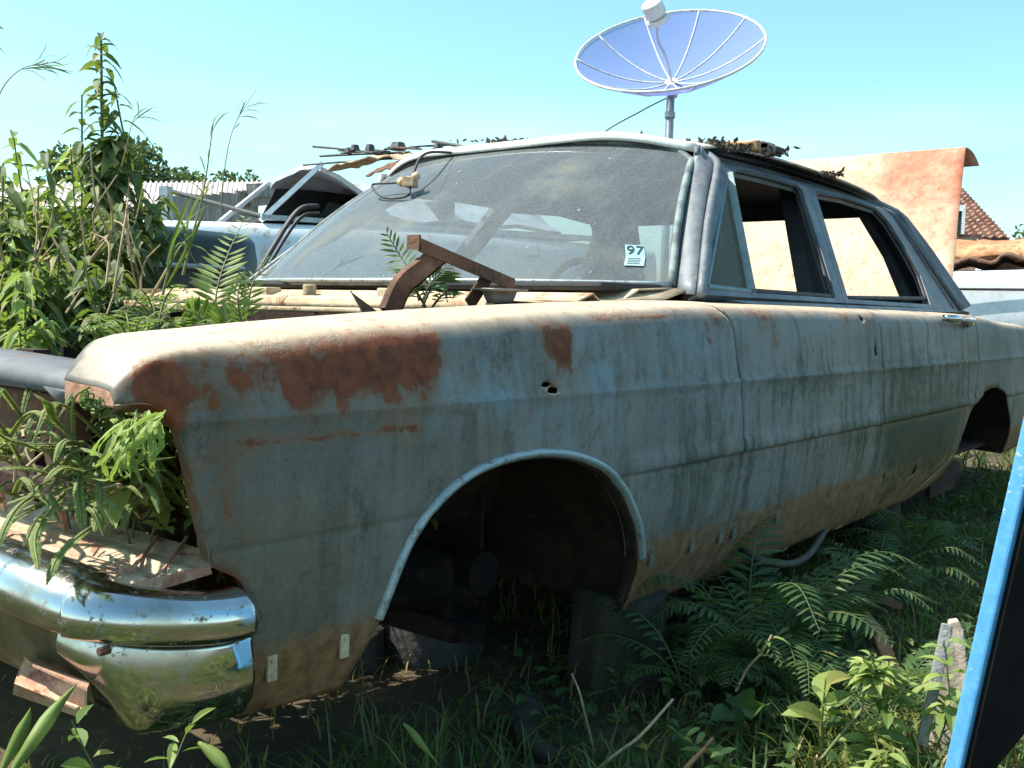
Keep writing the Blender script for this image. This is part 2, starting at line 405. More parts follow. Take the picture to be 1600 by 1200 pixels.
# (x0, x1, z0, z1, channel, strength): rust, mould, pale
PATCH = [(.08, .165, .755, .82, 0, 1.0), (.13, .17, .72, .79, 0, .75), (.18, .23, .75, .80, 0, .45), (.17, .185, .60, .76, 0, .4), (.24, .30, .765, .80, 0, .62), (.31, .38, .755, .80, 0, .62), (.33, .47, .765, .795, 0, .9), (.45, .60, .775, .825, 0, 1.0), (.50, .62, .79, .84, 0, .7),
    (.87, .935, .79, .845, 0, 1.5), (1.02, 1.29, .868, .876, 0, .8), (1.42, 1.45, .79, .86, 0, .6), (.30, .62, .72, .78, 0, .22), (.33, .345, .70, .79, 0, .5), (.255, .268, .72, .80, 0, .55), (.405, .425, .73, .80, 0, .5), (.49, .505, .72, .80, 0, .5), (.565, .58, .74, .83, 0, .5), (.10, .62, .80, .835, 0, .42), (.20, .225, .60, .76, 0, .3), (.88, .90, .74, .80, 0, .4), (.20, .30, .56, .70, 0, .2), (.60, 1.5, .85, .90, 0, .30), (.66, .70, .74, .79, 0, .35), (1.60, 1.78, .80, .89, 0, .30), (.30, .5, .33, .42, 0, .15), (1.45, 2.3, .888, .925, 0, .75), (.24, .56, .697, .703, 0, 1.1), (.36, .40, .70, .72, 0, .35), (.11, .60, .815, .86, 0, .34), (.20, .27, .50, .54, 0, .5), (.27, .30, .33, .44, 0, .45), (.85, .885, .738, .75, 0, .9), (1.5, 3.4, .556, .566, 0, .5), (1.2, 1.35, .26, .40, 0, .2),
    (2.2, 2.45, .86, .90, 0, .45), (1.72, 1.8, .80, .87, 0, .28), (3.38, 3.5, .40, .60, 0, .35),
    (1.33, 1.52, .60, .72, 1, .6), (3.0, 3.5, .45, .72, 1, .35), (1.70, 2.1, .68, .73, 1, .4), (1.10, 3.4, .545, .567, 1, .62), (1.57, 3.5, .70, .733, 1, .45), (1.57, 1.9, .38, .45, 1, .5), (1.2, 1.56, .38, .44, 1, .4), (2.15, 2.4, .45, .60, 1, .45), (2.55, 2.95, .45, .85, 1, .38), (2.5, 3.4, .38, .56, 1, .5), (1.85, 1.95, .74, .86, 1, .35), (2.6, 3.3, .30, .46, 1, .5), (1.9, 3.6, .55, .75, 1, .15), (1.6, 2.6, .27, .40, 1, .15), (1.53, 1.565, .5, .73, 1, .3), (.72, .84, .70, .83, 1, .15), (.85, 1.0, .73, .80, 1, .25),
    (.60, .80, .70, .82, 2, .9), (.93, 1.10, .74, .85, 2, .8), (.88, .92, .645, .665, 2, 1.0), (1.2, 1.5, .73, .86, 2, .6), (.8, 1.1, .62, .73, 2, .5), (2.3, 2.5, .55, .70, 2, .8), (2.5, 3.3, .74, .82, 2, .6), (.25, .42, .74, .80, 2, .5), (.44, .47, .35, .70, 2, .35), (1.5, 1.56, .6, .7, 2, .5)]
def masks(me, sgn=-1, extra=0.0):
    ca = me.color_attributes.new('masks', 'FLOAT_COLOR', 'POINT')
    co = np.zeros(len(me.vertices)*3); me.vertices.foreach_get('co', co); co = co.reshape(-1, 3)
    A = np.zeros((len(co), 4)); A[:, 3] = 1
    ns_ = np.array([noise.noise(Vector((p[0]*16, 3, p[2]*16)))*.022 for p in co])
    ns2 = np.array([noise.noise(Vector((p[0]*16, 9, p[2]*16)))*.022 for p in co])
    for x0, x1, z0, z1, ch, st in PATCH:
        def s(a, e): return 1/(1+np.exp(-np.clip(a/e, -30, 30)))
        ex = .006 if x1-x0 < .06 or (z1-z0) < .02 else .012
        if ch == 1: ex = .05 if z1-z0 > .05 else .02
        ez = ex*.6 if (z1-z0) < .02 else ex
        X_ = co[:, 0]+ns_; Z_ = co[:, 2]+ns2*(.4 if (z1-z0) < .02 else 1)
        A[:, ch] += st*s(X_-x0, ex)*s(x1-X_, ex)*s(Z_-z0, ez)*s(z1-Z_, ez)
    A[:, 0] *= np.where(co[:, 0] < .30, 1/(1+np.exp(np.clip((np.abs(co[:, 1])*-1+.934)/.004, -30, 30))), 1)
    A[:, 0] += extra
    ca.data.foreach_set('color', np.clip(A, 0, 1.6).ravel())
def skin(name, outline, holes, step, parent=car, sgn=-1, mat=None, fn=sp3, rows=VROWS, th=.005, extra=0.0, xstep=None):
    o = np.array(outline); x0, x1 = o[:, 0].min(), o[:, 0].max()
    xs = np.arange(x0+step/2, x1, xstep or step)
    V, F = panel2d([tuple(p) for p in outline], holes, xs, rows, step)
    b = MB(); b.add([fn(x, v, sgn) for x, v in V], F)
    ob = b.build(name, mat or MT['paint'], parent, smooth=True, solid=th, fix=False, off=(-1 if sgn < 0 else 1))
    me = ob.data
    # outward normals
    me.update(); s = sum(p.normal.y*p.area for p in me.polygons)
    if s*sgn < 0: me.flip_normals()
    ob.modifiers[0].offset = -1
    masks(me, sgn, extra)
    return ob
ARCH = [(.449, .317), (.470, .362), (.497, .419), (.512, .46), (.528, .499), (.548, .532), (.574, .559), (.600, .580), (.632, .598), (.668, .612), (.705, .621), (.745, .627), (.787, .630), (.83, .630), (.875, .626), (.925, .618), (.972, .605), (1.018, .588), (1.058, .565), (1.095, .535), (1.128, .498), (1.157, .46), (1.179, .42), (1.197, .385), (1.208, .35), (1.214, .31), (1.216, .263)]
CUT1 = [(1.560, .262), (1.570, .35), (1.576, .43), (1.579, .56), (1.580, .65), (1.566, .735)]
def cut1(n=0):
    return CUT1 + [(1.555, .78), (1.520, .84), (1.495, .90), (1.485, .961)]
FED = [(.272, .330), (.275, .43), (.268, .49), (.250, .528), (.212, .552), (.203, .574), (.190, .62), (.181, .665), (.168, .715), (.153, .744), (.128, vz(.128, .757)), (.092, vz(.092, .757))]
NOSE = [(.091, .82), (.091, .935), (.12, .95), (.17, .975), (.21, 1.005), (.25, 1.035)]
fend_out = ARCH[:-1] + [(1.225, .256), (1.40, .258)] + [(x-.003, v) for x, v in cut1()] + [(1.484, 1.035)] + NOSE[::-1] + FED[::-1]
def ell(cx, cz, rx, rz, n=9, rot=0):
    return [(cx+rx*math.cos(2*math.pi*k/n+rot)*(1+.25*math.sin(3*k)), cz+rz*math.sin(2*math.pi*k/n+rot)) for k in range(n)]
holes_f = [ell(.855, vz(.855, .752), .014, .0035), ell(.872, vz(.87, .742), .016, .0035)]
fender = skin('front_fender', fend_out, holes_f, .0115, extra=.0)
fender['label'] = 'grey blue front fender with brown rust patches along its shoulder'
# front cap of the fender nose, and the lip round the empty headlight opening
sec = [sp3(.092, v) for v in np.linspace(vz(.092, .757), .935, 16)]
capm = MB(); capm.poly([(p[0]-.001, p[1], p[2]) for p in sec] + [(.091, sec[-1][1], .752), (.091, sec[0][1], .752)], (1, 0, 0), .012)
cap = capm.build('nose_cap', MT['pinkrust'], fender, bevel=.003)
lip = MB()
edge = [sp3(x, v) for x, v in FED[1:]][::-1]
edge = spline(edge, 60)
rowA = edge; rowB = [p+np.array([.008, .012, -.004]) for p in edge]
rowC = []
for i, p in enumerate(edge):
    rowC.append(p+np.array([.012, .034, -.012 if i < 14 else 0.0]))
rowD = [p+np.array([.040, .036, 0]) for p in edge]
lip.grid([rowA, rowB, rowC, rowD])
lo = lip.build('headlight_opening_lip', MT['paint'], fender, smooth=True, solid=.003); masks(lo.data, extra=.30)
# soft horizontal under-flange of the nose


# wheel arch trim strip
def off2(pts, d):
    R = []
    for i, p in enumerate(pts):
        a = np.array(pts[max(i-1, 0)]); b = np.array(pts[min(i+1, len(pts)-1)]); t = b-a; t /= np.linalg.norm(t)
        R.append(np.array(p)+np.array([-t[1], t[0]])*d)
    return R
AR = [tuple(p) for p in spline(ARCH[2:24], 90)]
tr = MB(); P = []
for d, o_ in [(.001, -.004), (.003, .007), (.011, .009), (.0145, .004), (.015, -.003)]:
    P.append([(q[0], -(halfw(q[0])-sect(q[0], q[1])[0]+o_), q[1]) for q in off2(AR, d)])
tr.grid(P); tr.grid([[(q[0], q[1]+.03, q[2]) for q in P[0]], P[0]])
tr.build('wheel_arch_trim', MT['trim'], fender, smooth=True)
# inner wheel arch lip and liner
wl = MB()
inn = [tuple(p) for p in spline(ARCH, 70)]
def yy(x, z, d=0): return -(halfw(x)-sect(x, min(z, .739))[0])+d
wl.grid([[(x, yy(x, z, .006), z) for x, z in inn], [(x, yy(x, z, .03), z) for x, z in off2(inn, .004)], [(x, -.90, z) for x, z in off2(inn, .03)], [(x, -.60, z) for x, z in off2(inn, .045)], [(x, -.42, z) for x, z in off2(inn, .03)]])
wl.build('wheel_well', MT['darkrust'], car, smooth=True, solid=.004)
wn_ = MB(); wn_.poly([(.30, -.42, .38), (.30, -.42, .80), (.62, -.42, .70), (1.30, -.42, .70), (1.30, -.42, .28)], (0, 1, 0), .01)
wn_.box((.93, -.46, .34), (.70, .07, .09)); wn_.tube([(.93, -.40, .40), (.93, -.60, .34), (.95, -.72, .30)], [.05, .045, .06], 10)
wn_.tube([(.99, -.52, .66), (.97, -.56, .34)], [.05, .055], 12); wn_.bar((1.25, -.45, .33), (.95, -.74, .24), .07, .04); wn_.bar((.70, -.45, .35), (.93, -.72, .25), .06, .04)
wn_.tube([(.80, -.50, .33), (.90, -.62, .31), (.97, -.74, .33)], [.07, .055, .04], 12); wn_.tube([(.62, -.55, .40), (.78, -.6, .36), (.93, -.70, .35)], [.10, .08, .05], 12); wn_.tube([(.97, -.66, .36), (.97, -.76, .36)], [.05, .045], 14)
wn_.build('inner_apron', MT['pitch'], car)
# doors
dr = [(x+.003, v) for x, v in cut1()]
CUT2 = [(2.478, .258), (2.490, .43), (2.495, .56), (2.495, .735), (2.492, .82), (2.480, .96)]
bot1 = [(1.62, .258), (2.0, .256)]
d1 = [(x+.003, v) for x, v in CUT1] + [(1.558, .78), (1.523, .84), (1.498, .90), (1.488, .961), (1.60, .968), (2.477, .968)] + [(x-.003, v) for x, v in CUT2[::-1]] + bot1[::-1]
def hp(px, py): x, z = {0: (2.365, .884), 1: (2.441, .782), 2: (2.596, .396), 3: (2.918, .377)}[px]; return x, z
fdoor = skin('front_door', d1, [ell(2.365, vz(2.365, .878), .016, .012, rot=.4), ell(2.44, vz(2.44, .785), .012, .010, rot=1)], .016)
CUT3 = [(2.99, .262), (3.10, .31), (3.27, .355), (3.36, .40), (3.43, .47), (3.50, .56), (3.56, .66), (3.580, .735), (3.58, .78), (3.56, .86), (3.50, .91), (3.42, .955)]
d2 = [(x+.003, v) for x, v in CUT2] + [(2.60, .968), (3.40, .968)] + [(x-.003, v) for x, v in CUT3[::-1]] + [(2.75, .260)]
rdoor = skin('rear_door', d2, [ell(2.60, .396, .010, .010), ell(2.918, .377, .018, .017)], .017)
RA = [(3.385, .355), (3.421, .458), (3.46, .51), (3.513, .552), (3.58, .585), (3.678, .610), (3.78, .620), (3.88, .618), (3.99, .597), (4.088, .554), (4.17, .495), (4.25, .434), (4.30, .36), (4.32, .30)]
q = [(x+.003, v) for x, v in CUT3] + [(3.43, .968), (4.1, .975), (5.30, .975), (5.33, .80), (5.30, .60), (5.22, .45), (5.0, .34), (4.6, .30)] + RA[::-1] + [(3.33, .315), (3.25, .285), (3.05, .262)]
quarter = skin('rear_quarter_panel', q, [], .03)
rr = [tuple(p) for p in spline(RA, 40)]
wl = MB(); wl.grid([[(x, yy(x, z, .002), z) for x, z in rr], [(x, yy(x, z, .03), z) for x, z in off2(rr, .004)], [(x, -.55, z) for x, z in off2(rr, .05)], [(x, -.45, z) for x, z in off2(rr, .02)]])
wl.box((3.85, -.45, .45), (1.0, .02, .5)); wl.tube([(3.9, -.45, .38), (3.9, -.72, .38)], .06, 12)
wl.poly([(3.36, -.90, .40), (3.62, -.93, .33), (3.56, -.93, .24), (3.36, -.90, .22)], (0, 1, 0), .02)
wl.build('rear_wheel_well', MT['darkrust'], car, smooth=False, solid=.003)
fr_ = MB(); fr_.grid([[(3.33, -.94, .345), (3.50, -.93, .37), (3.68, -.92, .345), (3.74, -.91, .29)], [(3.33, -.80, .34), (3.50, -.78, .36), (3.68, -.76, .34), (3.76, -.74, .28)]])
fr_.build('hanging_panel', MT['tan'], car, smooth=True, solid=.006)
# rocker skin below the doors, body seam screws and clip plates
cl = MB()
clips = [(.311, .392, 1), (.432, .395, 1), (1.242, .385, 0), (1.409, .382, 0), (1.540, .382, 0), (1.605, .382, 0), (1.836, .385, 0)]
for i, (x, z, pale) in enumerate(clips):
    b = MB(); y = yy(x, z); t = .006
    b.box((x, y-.002, z), (.016 if pale else .018, .005, .036), mi=0); b.tube([(x, y-.003, z+.010), (x, y-.007, z+.010)], .0035, 8); b.tube([(x, y-.003, z-.009), (x, y-.006, z-.009)], .003, 6)
    b.build('trim_clip', MT['tan'] if pale else MT['clip'], fender if x < 1.5 else fdoor, bevel=.001)
# rear door handle
b = MB(); X0 = 3.30
yh = yy(3.3, .739)-.012
b.tube([(3.13, -.975, .888), (3.14, -.998, .888), (3.17, -1.005, .888), (3.40, -1.0, .885)], [.012, .013, .013, .014], 10)
b.tube([(3.40, -.965, .872), (3.40, -1.004, .880)], [.022, .016], 12); b.box((3.36, -.99, .889), (.16, .022, .022))
b.tube([(3.27, -.965, .888), (3.27, -.99, .888)], .010, 8)
b.build('handle', MT['chrome'], rdoor, smooth=True)
# ------- greenhouse: side plane leaning inwards
def gy(z): return -.862+(z-.93)*.56 + max(0, z-1.30)*1.2
def gh(x, z, sgn=-1): return (x, -sgn*gy(z), z)
def ghs(name, outline, holes, parent, mat, push=0.0, th=.02, step=.03, sgn=-1):
    V, F = panel2d(outline, holes, np.arange(1.5, 4.2, .05), np.arange(.9, 1.45, .04), step)
    b = MB(); b.add([(x, -sgn*(gy(z)-push), z) for x, z in V], F)
    ob = b.build(name, mat, parent, smooth=False, solid=th, fix=False)
    me = ob.data; me.update(); s = sum(p.normal.y*p.area for p in me.polygons)
    if s*sgn < 0: me.flip_normals()
    return ob
# openings traced on the side plane
FW = [(1.645, .945), (1.80, 1.075), (1.95, 1.185), (2.08, 1.272), (2.12, 1.297), (2.17, 1.308), (2.40, 1.313), (2.625, 1.310), (2.640, 1.300), (2.475, .948)]
RW = [(2.545, .950), (2.735, 1.300), (2.76, 1.315), (3.05, 1.317), (3.33, 1.305), (3.36, 1.29), (3.40, 1.13), (3.395, 1.05), (3.345, .953)]
ROOFO = [(1.585, .925), (1.80, 1.115), (1.98, 1.255), (2.08, 1.332), (2.13, 1.356), (2.20, 1.366), (2.60, 1.378), (3.0, 1.376), (3.38, 1.360), (3.60, 1.305), (3.72, 1.16), (3.80, 1.05), (3.90, .945), (3.70, .915), (2.6, .905), (1.9, .905)]
def shrink(P, d):
    P = [np.array(p) for p in P]; n = len(P); A = sum(P[i][0]*P[(i+1) % n][1]-P[(i+1) % n][0]*P[i][1] for i in range(n)); s = 1 if A > 0 else -1; R = []
    for i in range(n):
        t1 = P[i]-P[i-1]; t2 = P[(i+1) % n]-P[i]; t1 /= np.linalg.norm(t1); t2 /= np.linalg.norm(t2)
        n1 = np.array([-t1[1], t1[0]])*s; n2 = np.array([-t2[1], t2[0]])*s; m_ = n1+n2; m_ /= np.linalg.norm(m_); k = max(.4, m_@n1)
        R.append(tuple(P[i]+m_*d/k))
    return R
DOP = [(1.60, .93), (1.80, 1.095), (1.98, 1.235), (2.085, 1.312), (2.13, 1.335), (2.25, 1.345), (2.60, 1.352), (3.0, 1.350), (3.37, 1.336), (3.50, 1.285), (3.55, 1.18), (3.60, 1.05), (3.68, .935)]
body_side = ghs('body_pillars', ROOFO, [DOP[:-1]+[(3.66, .925), (1.62, .915)]], car, MT['frame'], push=.006, th=.03)
F1 = [(1.605, .925), (1.79, 1.085), (1.98, 1.228), (2.08, 1.302), (2.14, 1.328), (2.40, 1.338), (2.700, 1.340), (2.715, 1.33), (2.515, .925)]
F2 = [(2.520, .925), (2.721, 1.335), (3.05, 1.342), (3.37, 1.328), (3.49, 1.275), (3.53, 1.18), (3.58, 1.06), (3.64, .925)]
wf = ghs('window_frame', F1, [[(1.662, .938), (1.80, 1.060), (1.95, 1.165), (2.10, 1.268), (2.19, 1.302), (2.40, 1.308), (2.628, 1.306), (2.636, 1.29), (2.462, .938)]], fdoor, MT['frame'], push=.0, th=.026, step=.03)
wf2 = ghs('window_frame', F2, [[(2.560, .938), (2.752, 1.298), (3.05, 1.312), (3.33, 1.298), (3.40, 1.25), (3.44, 1.15), (3.45, 1.05), (3.385, .938)]], rdoor, MT['frame'], push=.0, th=.026, step=.03)
# dark rubber channels inside the window frames
def ring(outline, r, parent, m, push=-.012, name='rubber_seal', close=True):
    b = MB(); pts = [(x, gy(z)-push, z) for x, z in resample(outline, .05)]
    if close: pts = pts + [pts[0]]
    b.tube(pts, r, 6); return b.build(name, m, parent, smooth=True)
ring([(1.675, .942), (1.80, 1.050), (1.95, 1.160), (2.10, 1.263), (2.19, 1.297), (2.40, 1.303), (2.622, 1.301), (2.630, 1.288), (2.458, .942)], .008, wf, MT['black'])
ring([(2.567, .942), (2.757, 1.293), (3.05, 1.307), (3.325, 1.293), (3.395, 1.247), (3.435, 1.15), (3.445, 1.05), (3.395, .96)], .008, wf2, MT['black'])
# wide dark post between the doors, seen through the openings
b = MB(); b.poly([(2.43, gy(.9)+.07, .90), (2.60, gy(.9)+.07, .90), (2.92, gy(1.32)+.05, 1.35), (2.75, gy(1.32)+.05, 1.35)], (0, 1, 0), .05)
b.build('centre_pillar', MT['dark'], car)
b = MB(); b.poly([(3.36, gy(.9)+.07, .90), (3.78, gy(.9)+.07, .90), (3.52, gy(1.32)+.05, 1.33), (3.36, gy(1.32)+.05, 1.33), (3.45, gy(1.15)+.06, 1.12)], (0, 1, 0), .03)
b.build('rear_pillar_lining', MT['dark'], car)
# outer rear pillar, dark old vinyl with a rust bubble
b = MB(); RP = [(3.50, 1.36), (3.60, 1.305), (3.72, 1.16), (3.80, 1.05), (3.90, .945), (3.70, .925), (3.62, 1.05), (3.56, 1.18), (3.51, 1.29)]
V, Fc = panel2d(RP, [], np.arange(3.5, 3.9, .02), np.arange(.9, 1.4, .02), .025)
b.add([(x, gy(z)-.010-.012*math.sin(max(0, min(1, (x-3.5)/.4))*3.1), z) for x, z in V], Fc)
ob = b.build('rear_pillar', mix2('pillar_paint', (.055, .065, .09), (.10, .11, .13), 6, c=(.12, .10, .06), bump=.3), car, smooth=True, solid=.012)
# belt strip and drip rail
b = MB(); b.tube([(x, sp3(x, .968)[1]+.004, ztop(x)+.014) for x in np.linspace(1.60, 3.42, 30)], .010, 8); b.build('belt_moulding', MT['paint'], car, smooth=True)
masks(bpy.data.objects['belt_moulding'].data, extra=.25)
for sg in (-1, 1):
    b = MB(); b.tube([(x, -sg*(gy(z)-.014), z) for x, z in spline([(1.585, .925), (1.80, 1.112), (1.98, 1.252), (2.08, 1.330), (2.15, 1.358), (2.6, 1.374), (3.0, 1.371), (3.38, 1.354), (3.53, 1.30), (3.60, 1.18), (3.66, 1.05), (3.70, .945)], 60)], .011, 8)
    b.build('drip_rail', MT['frame'], car, smooth=True)
# ------- windshield
def wsp(u, t):
    """u -1 near .. 1 far ; t 0 base .. 1 header"""
    xb = 1.30+.30*abs(u)**2.3; yb = .79*u; zb = .945-.004*(1-abs(u))
    xt = 1.90+.13*abs(u)**2.5; yt = .600*u; zt = 1.372-.035*abs(u)**3
    s = math.sin(t*math.pi)*.03
    # rounded upper corners
    k = max(0, abs(u)-.86)/.14; kt = k**2*.10
    t2 = min(t, 1-kt)
    return np.array([xb+(xt-xb)*t2-s*.6, yb+(yt-yb)*t2, zb+(zt-zb)*t2+s*.6])
b = MB(); b.grid([[wsp(u, t) for u in np.linspace(-1, 1, 41)] for t in np.linspace(0, 1, 15)])
ws = b.build('windshield', MT['windshield'], car, smooth=True)
b = MB()
per = [wsp(u, 0) for u in np.linspace(-1, 1, 41)] + [wsp(1, t) for t in np.linspace(0, 1, 15)[1:]] + [wsp(u, 1) for u in np.linspace(1, -1, 41)[1:]] + [wsp(-1, t) for t in np.linspace(1, 0, 15)[1:]]
b.tube(per, .011, 6); b.build('rubber_gasket', mix2('aged_gasket', (.08, .10, .10), (.20, .24, .23), 14, bump=.2), ws, smooth=True)
b = MB(); b.tube([wsp(u, 0)+np.array([-.012, 0, .004]) for u in np.linspace(-1, 1, 31)], .006, 6); b.build('chrome_strip', MT['trim'], ws, smooth=True)
# A pillars: broad sloping posts between windshield and door
for sg in (-1, 1):
    b = MB(); A = []
    for t in np.linspace(0, 1, 14):
        z = .925+(1.345-.925)*t; p = wsp(sg, min(1, t*1.0)); o = np.array([cint(z, [.925, 1.112, 1.252, 1.345], [1.585, 1.80, 1.98, 2.12]), sg*-gy(z)*1.0, z])
        a_ = np.array([p[0], p[1]+sg*.008, z]); mid_ = (a_+o)/2+np.array([-.012, sg*.014, .0])
        A.append([a_+np.array([.03, -sg*.02, 0]), a_, (a_*.6+mid_*.4)+np.array([-.004, sg*.006, 0]), mid_, (mid_*.4+o*.6)+np.array([0, sg*.006, 0]), o, o+np.array([.02, -sg*.03, 0])])
    b.grid(A); b.build('windshield_pillar', MT['frame'], car, smooth=True, solid=.003, off=0)
# roof skin with header
def roofp(s, u):
    x0 = 1.885+.14*abs(u)**2.6; x1 = 3.52; x = x0+(x1-x0)*s
    zc = cint(x, [1.88, 1.93, 2.0, 2.5, 3.1, 3.52, 3.8], [1.376, 1.398, 1.408, 1.428, 1.420, 1.385, 1.34])
    ze = cint(x, [1.98, 2.05, 2.15, 2.6, 3.0, 3.4, 3.8], [1.335, 1.347, 1.362, 1.380, 1.376, 1.356, 1.26])
    e = abs(u)**3.2; wd = cint(x, [1.9, 2.1, 2.6, 3.2, 3.8], [.615, .618, .622, .622, .61])
    return np.array([x, u*wd, zc+(ze-zc)*e])
b = MB(); b.grid([[roofp(s, u) for u in np.linspace(-1, 1, 45)] for s in np.linspace(0, 1, 50)])
roof = b.build('roof', mix2('roof_old_paint', (.44, .38, .31), (.58, .52, .44), 6, c=(.22, .10, .05), rough=.5, bump=.3), car, smooth=True, solid=.006)
b = MB(); b.grid([[roofp(0, u)*np.array([1, 1, 1])+np.array([.0, 0, .004-.0*k])+np.array([-.012*math.sin(k*1.57/2), 0, -.012*k+.003]) for u in np.linspace(-.99, .99, 45)] for k in range(3)])
b.build('header_trim', mix2('bright_header_trim', (.55, .53, .48), (.68, .66, .62), 10, rough=.35, metal=.3, bump=.1), roof, smooth=True, solid=.003)
hl = MB(); hl.grid([[roofp(s, u)-np.array([0, 0, .028]) for u in np.linspace(-.97, .97, 21)] for s in np.linspace(.02, .985, 20)])
hl.build('headliner', MT['dark'], roof, smooth=True)
# rear window surround: header, far and near edges, shelf; opening is empty
b = MB()
b.poly([(3.50, -.58, 1.345), (3.50, -.42, 1.372), (3.50, 0, 1.388), (3.50, .42, 1.372), (3.50, .58, 1.345), (3.56, .58, 1.285), (3.56, -.58, 1.285)], (1, 0, .2), .03)
for sg in (-1, 1): b.poly([(3.54, sg*.62, 1.30), (3.58, sg*.56, 1.285), (3.92, sg*.70, .955), (3.90, sg*.80, .94)], (.6, 0, .5), .02)
b.poly([(3.45, -.78, .935), (3.45, .78, .935), (4.12, .80, .90), (4.12, -.80, .90)], (0, 0, 1), .02)
b.build('rear_window_surround', MT['dark'], car)
# far side: fender, doors and greenhouse
OUT = {'f': fend_out, 'd1': d1, 'd2': d2, 'q': q}
ff = skin('front_fender', fend_out, [], .03, sgn=1)
fd = skin('front_door', d1, [], .04, sgn=1)
fd2 = skin('rear_door', d2, [], .04, sgn=1)
fq = skin('rear_quarter_panel', q, [], .05, sgn=1)
ghs('body_pillars', ROOFO, [DOP[:-1]+[(3.66, .925), (1.62, .915)]], car, MT['frame'], push=.006, th=.03, sgn=1)
ghs('window_frame', F1, [[(1.662, .938), (1.80, 1.060), (1.95, 1.165), (2.10, 1.268), (2.19, 1.302), (2.40, 1.308), (2.628, 1.306), (2.636, 1.29), (2.462, .938)]], fd, MT['frame'], th=.026, sgn=1)
ghs('window_frame', F2, [[(2.560, .938), (2.752, 1.298), (3.05, 1.312), (3.33, 1.298), (3.40, 1.25), (3.44, 1.15), (3.45, 1.05), (3.385, .938)]], fd2, MT['frame'], th=.026, sgn=1)
b = MB(); b.poly([(3.50, .60, 1.36), (3.60, .60, 1.30), (3.9, .83, .945), (3.5, .84, .925), (3.42, .70, 1.15), (3.42, .63, 1.30)], (0, 1, 0), .02); b.build('rear_pillar', MT['dark'], car)
# ------- vent window: muddy triangular pane, swung slightly open
VP = [(1.668, .945), (2.110, 1.275), (1.890, .940)]
b = MB(); P = [np.array((x, gy(z)+.006, z)) for x, z in VP]
fv = MB(); fv.tube([P[0], P[1]], .006, 8); fv.tube([P[0], P[2]], .008, 8)
fv.bar(P[1], P[2]+np.array([.004, 0, 0]), .016, .032, up=(0, 1, .3))
vf = fv.build('vent_window', mix2('teal_vent_frame', (.10, .17, .18), (.16, .23, .235), 20, bump=.2, rough=.4), fdoor)
b.poly(P, (0, 1, .2), .004); b.build('vent_glass', MT['ventglass'], vf)
# ------- inside
b = MB(); b.poly([(1.32, -.78, .925), (1.32, .78, .925), (1.72, .78, .93), (1.72, -.78, .93)], (0, 0, 1), .02)
b.box((1.74, 0, .84), (.06, 1.60, .22)); b.box((1.70, 0, .80), (.16, 1.5, .10))
b.build('dashboard', MT['dark'], car, bevel=.01)
b = MB(); st = np.array([1.93, -.38, .86])
n_ = np.array([-.85, 0, -.5]); n_ /= np.linalg.norm(n_); e1 = np.array([0, 1., 0]); e2 = np.cross(n_, e1)
b.tube([st+.19*(e1*math.cos(a)+e2*math.sin(a)) for a in np.linspace(0, 2*math.pi, 33)], .011, 8, caps=False)
b.tube([st+n_*.02, st+n_*.3], .02, 8); b.bar(st-e1*.18, st+e1*.18, .02, .01); b.tube([st-n_*.01, st+n_*.03], .045, 14)
b.build('steering_wheel', MT['black'], car, smooth=True)
for x in (2.42, 3.30):
    b = MB(); b.box((x-.22, 0, .52), (.50, 1.36, .16)); b.box((x+.10, 0, .70), (.14, 1.36, .44), Matrix.Rotation(rad(12), 3, 'Y')); b.build('bench_seat', MT['seat'], car, bevel=.03)
b = MB(); b.box((2.4, 0, .31), (2.2, 1.84, .02)); b.box((4.5, 0, .34), (1.6, 1.7, .02)); b.box((3.60, 0, .62), (.02, 1.8, .58)); b.build('floor_pan', MT['darkrust'], car)
for sg in (-1, 1):
    b = MB(); b.box((2.47, sg*.905, .60), (2.0, .016, .60)); b.box((2.47, sg*.86, .34), (2.0, .08, .09)); b.box((1.42, sg*.90, .60), (.10, .016, .60)); b.build('inner_door_lining', MT['dark'], car)
# trunk: open lid standing up, seen from its rusty outside
LX = lambda t: 4.12+.50*t
b = MB(); rows = []
for t in np.linspace(0, 1, 22):
    z = .94+.755*t; y0 = -.72+.11*t; rows.append([(LX(t)+.008*math.sin(u*math.pi)-.010*math.sin(t*math.pi)+.006*noise.noise(Vector((u*4, t*4, 0))), y0+(.60-y0)*u, z+.012*t+.004*noise.noise(Vector((u*3, t*3, 1)))) for u in np.linspace(0, 1, 26)])
for k in range(1, 7):
    a = k/6*2.0; rows.append([(LX(1)+.07*math.sin(a)+.0, rows[21][j][1]-.05*k/6, rows[21][j][2]-.06*(1-math.cos(a))) for j in range(26)])
b.grid(rows)
lidm = M('rusty_lid_painted_glare'); n1 = lidm.noise(2.2, 7, rough=.65); n2 = lidm.noise(11, 7, rough=.7, off=(4, 2, 1)); n3 = lidm.noise(70, 3); xz = lidm.xyz()
pale = lidm.math('ADD', lidm.step(n1, .38, .62), lidm.step(lidm.math('ADD', xz[1], lidm.math('MULTIPLY', n1, .4)), -.25, .15, 0, .8)); pale = lidm.math('ADD', pale, lidm.step(xz[2], 1.30, 1.05, 0, .6))  # paler to the far side and bottom: sun glare put into the rust colour
c_ = lidm.mix(lidm.step(n2, .35, .65), (.42, .11, .06), (.54, .22, .13)); c2_ = lidm.mix(lidm.step(n2, .4, .7), (.62, .43, .30), (.55, .33, .20))
c_ = lidm.mix(lidm.step(pale, .15, 1.0), c_, c2_); c_ = lidm.mix(lidm.step(lidm.noise(26, 8, rough=.8, off=(7, 7, 7)), .53, .66, 0, .75), c_, (.24, .06, .025)); c_ = lidm.mix(lidm.step(n3, .6, .75, 0, .5), c_, (.25, .06, .03)); lidm.bump(n2, .3, .01); lidm.fin(c_, .8)
MT['lid'] = lidm.m
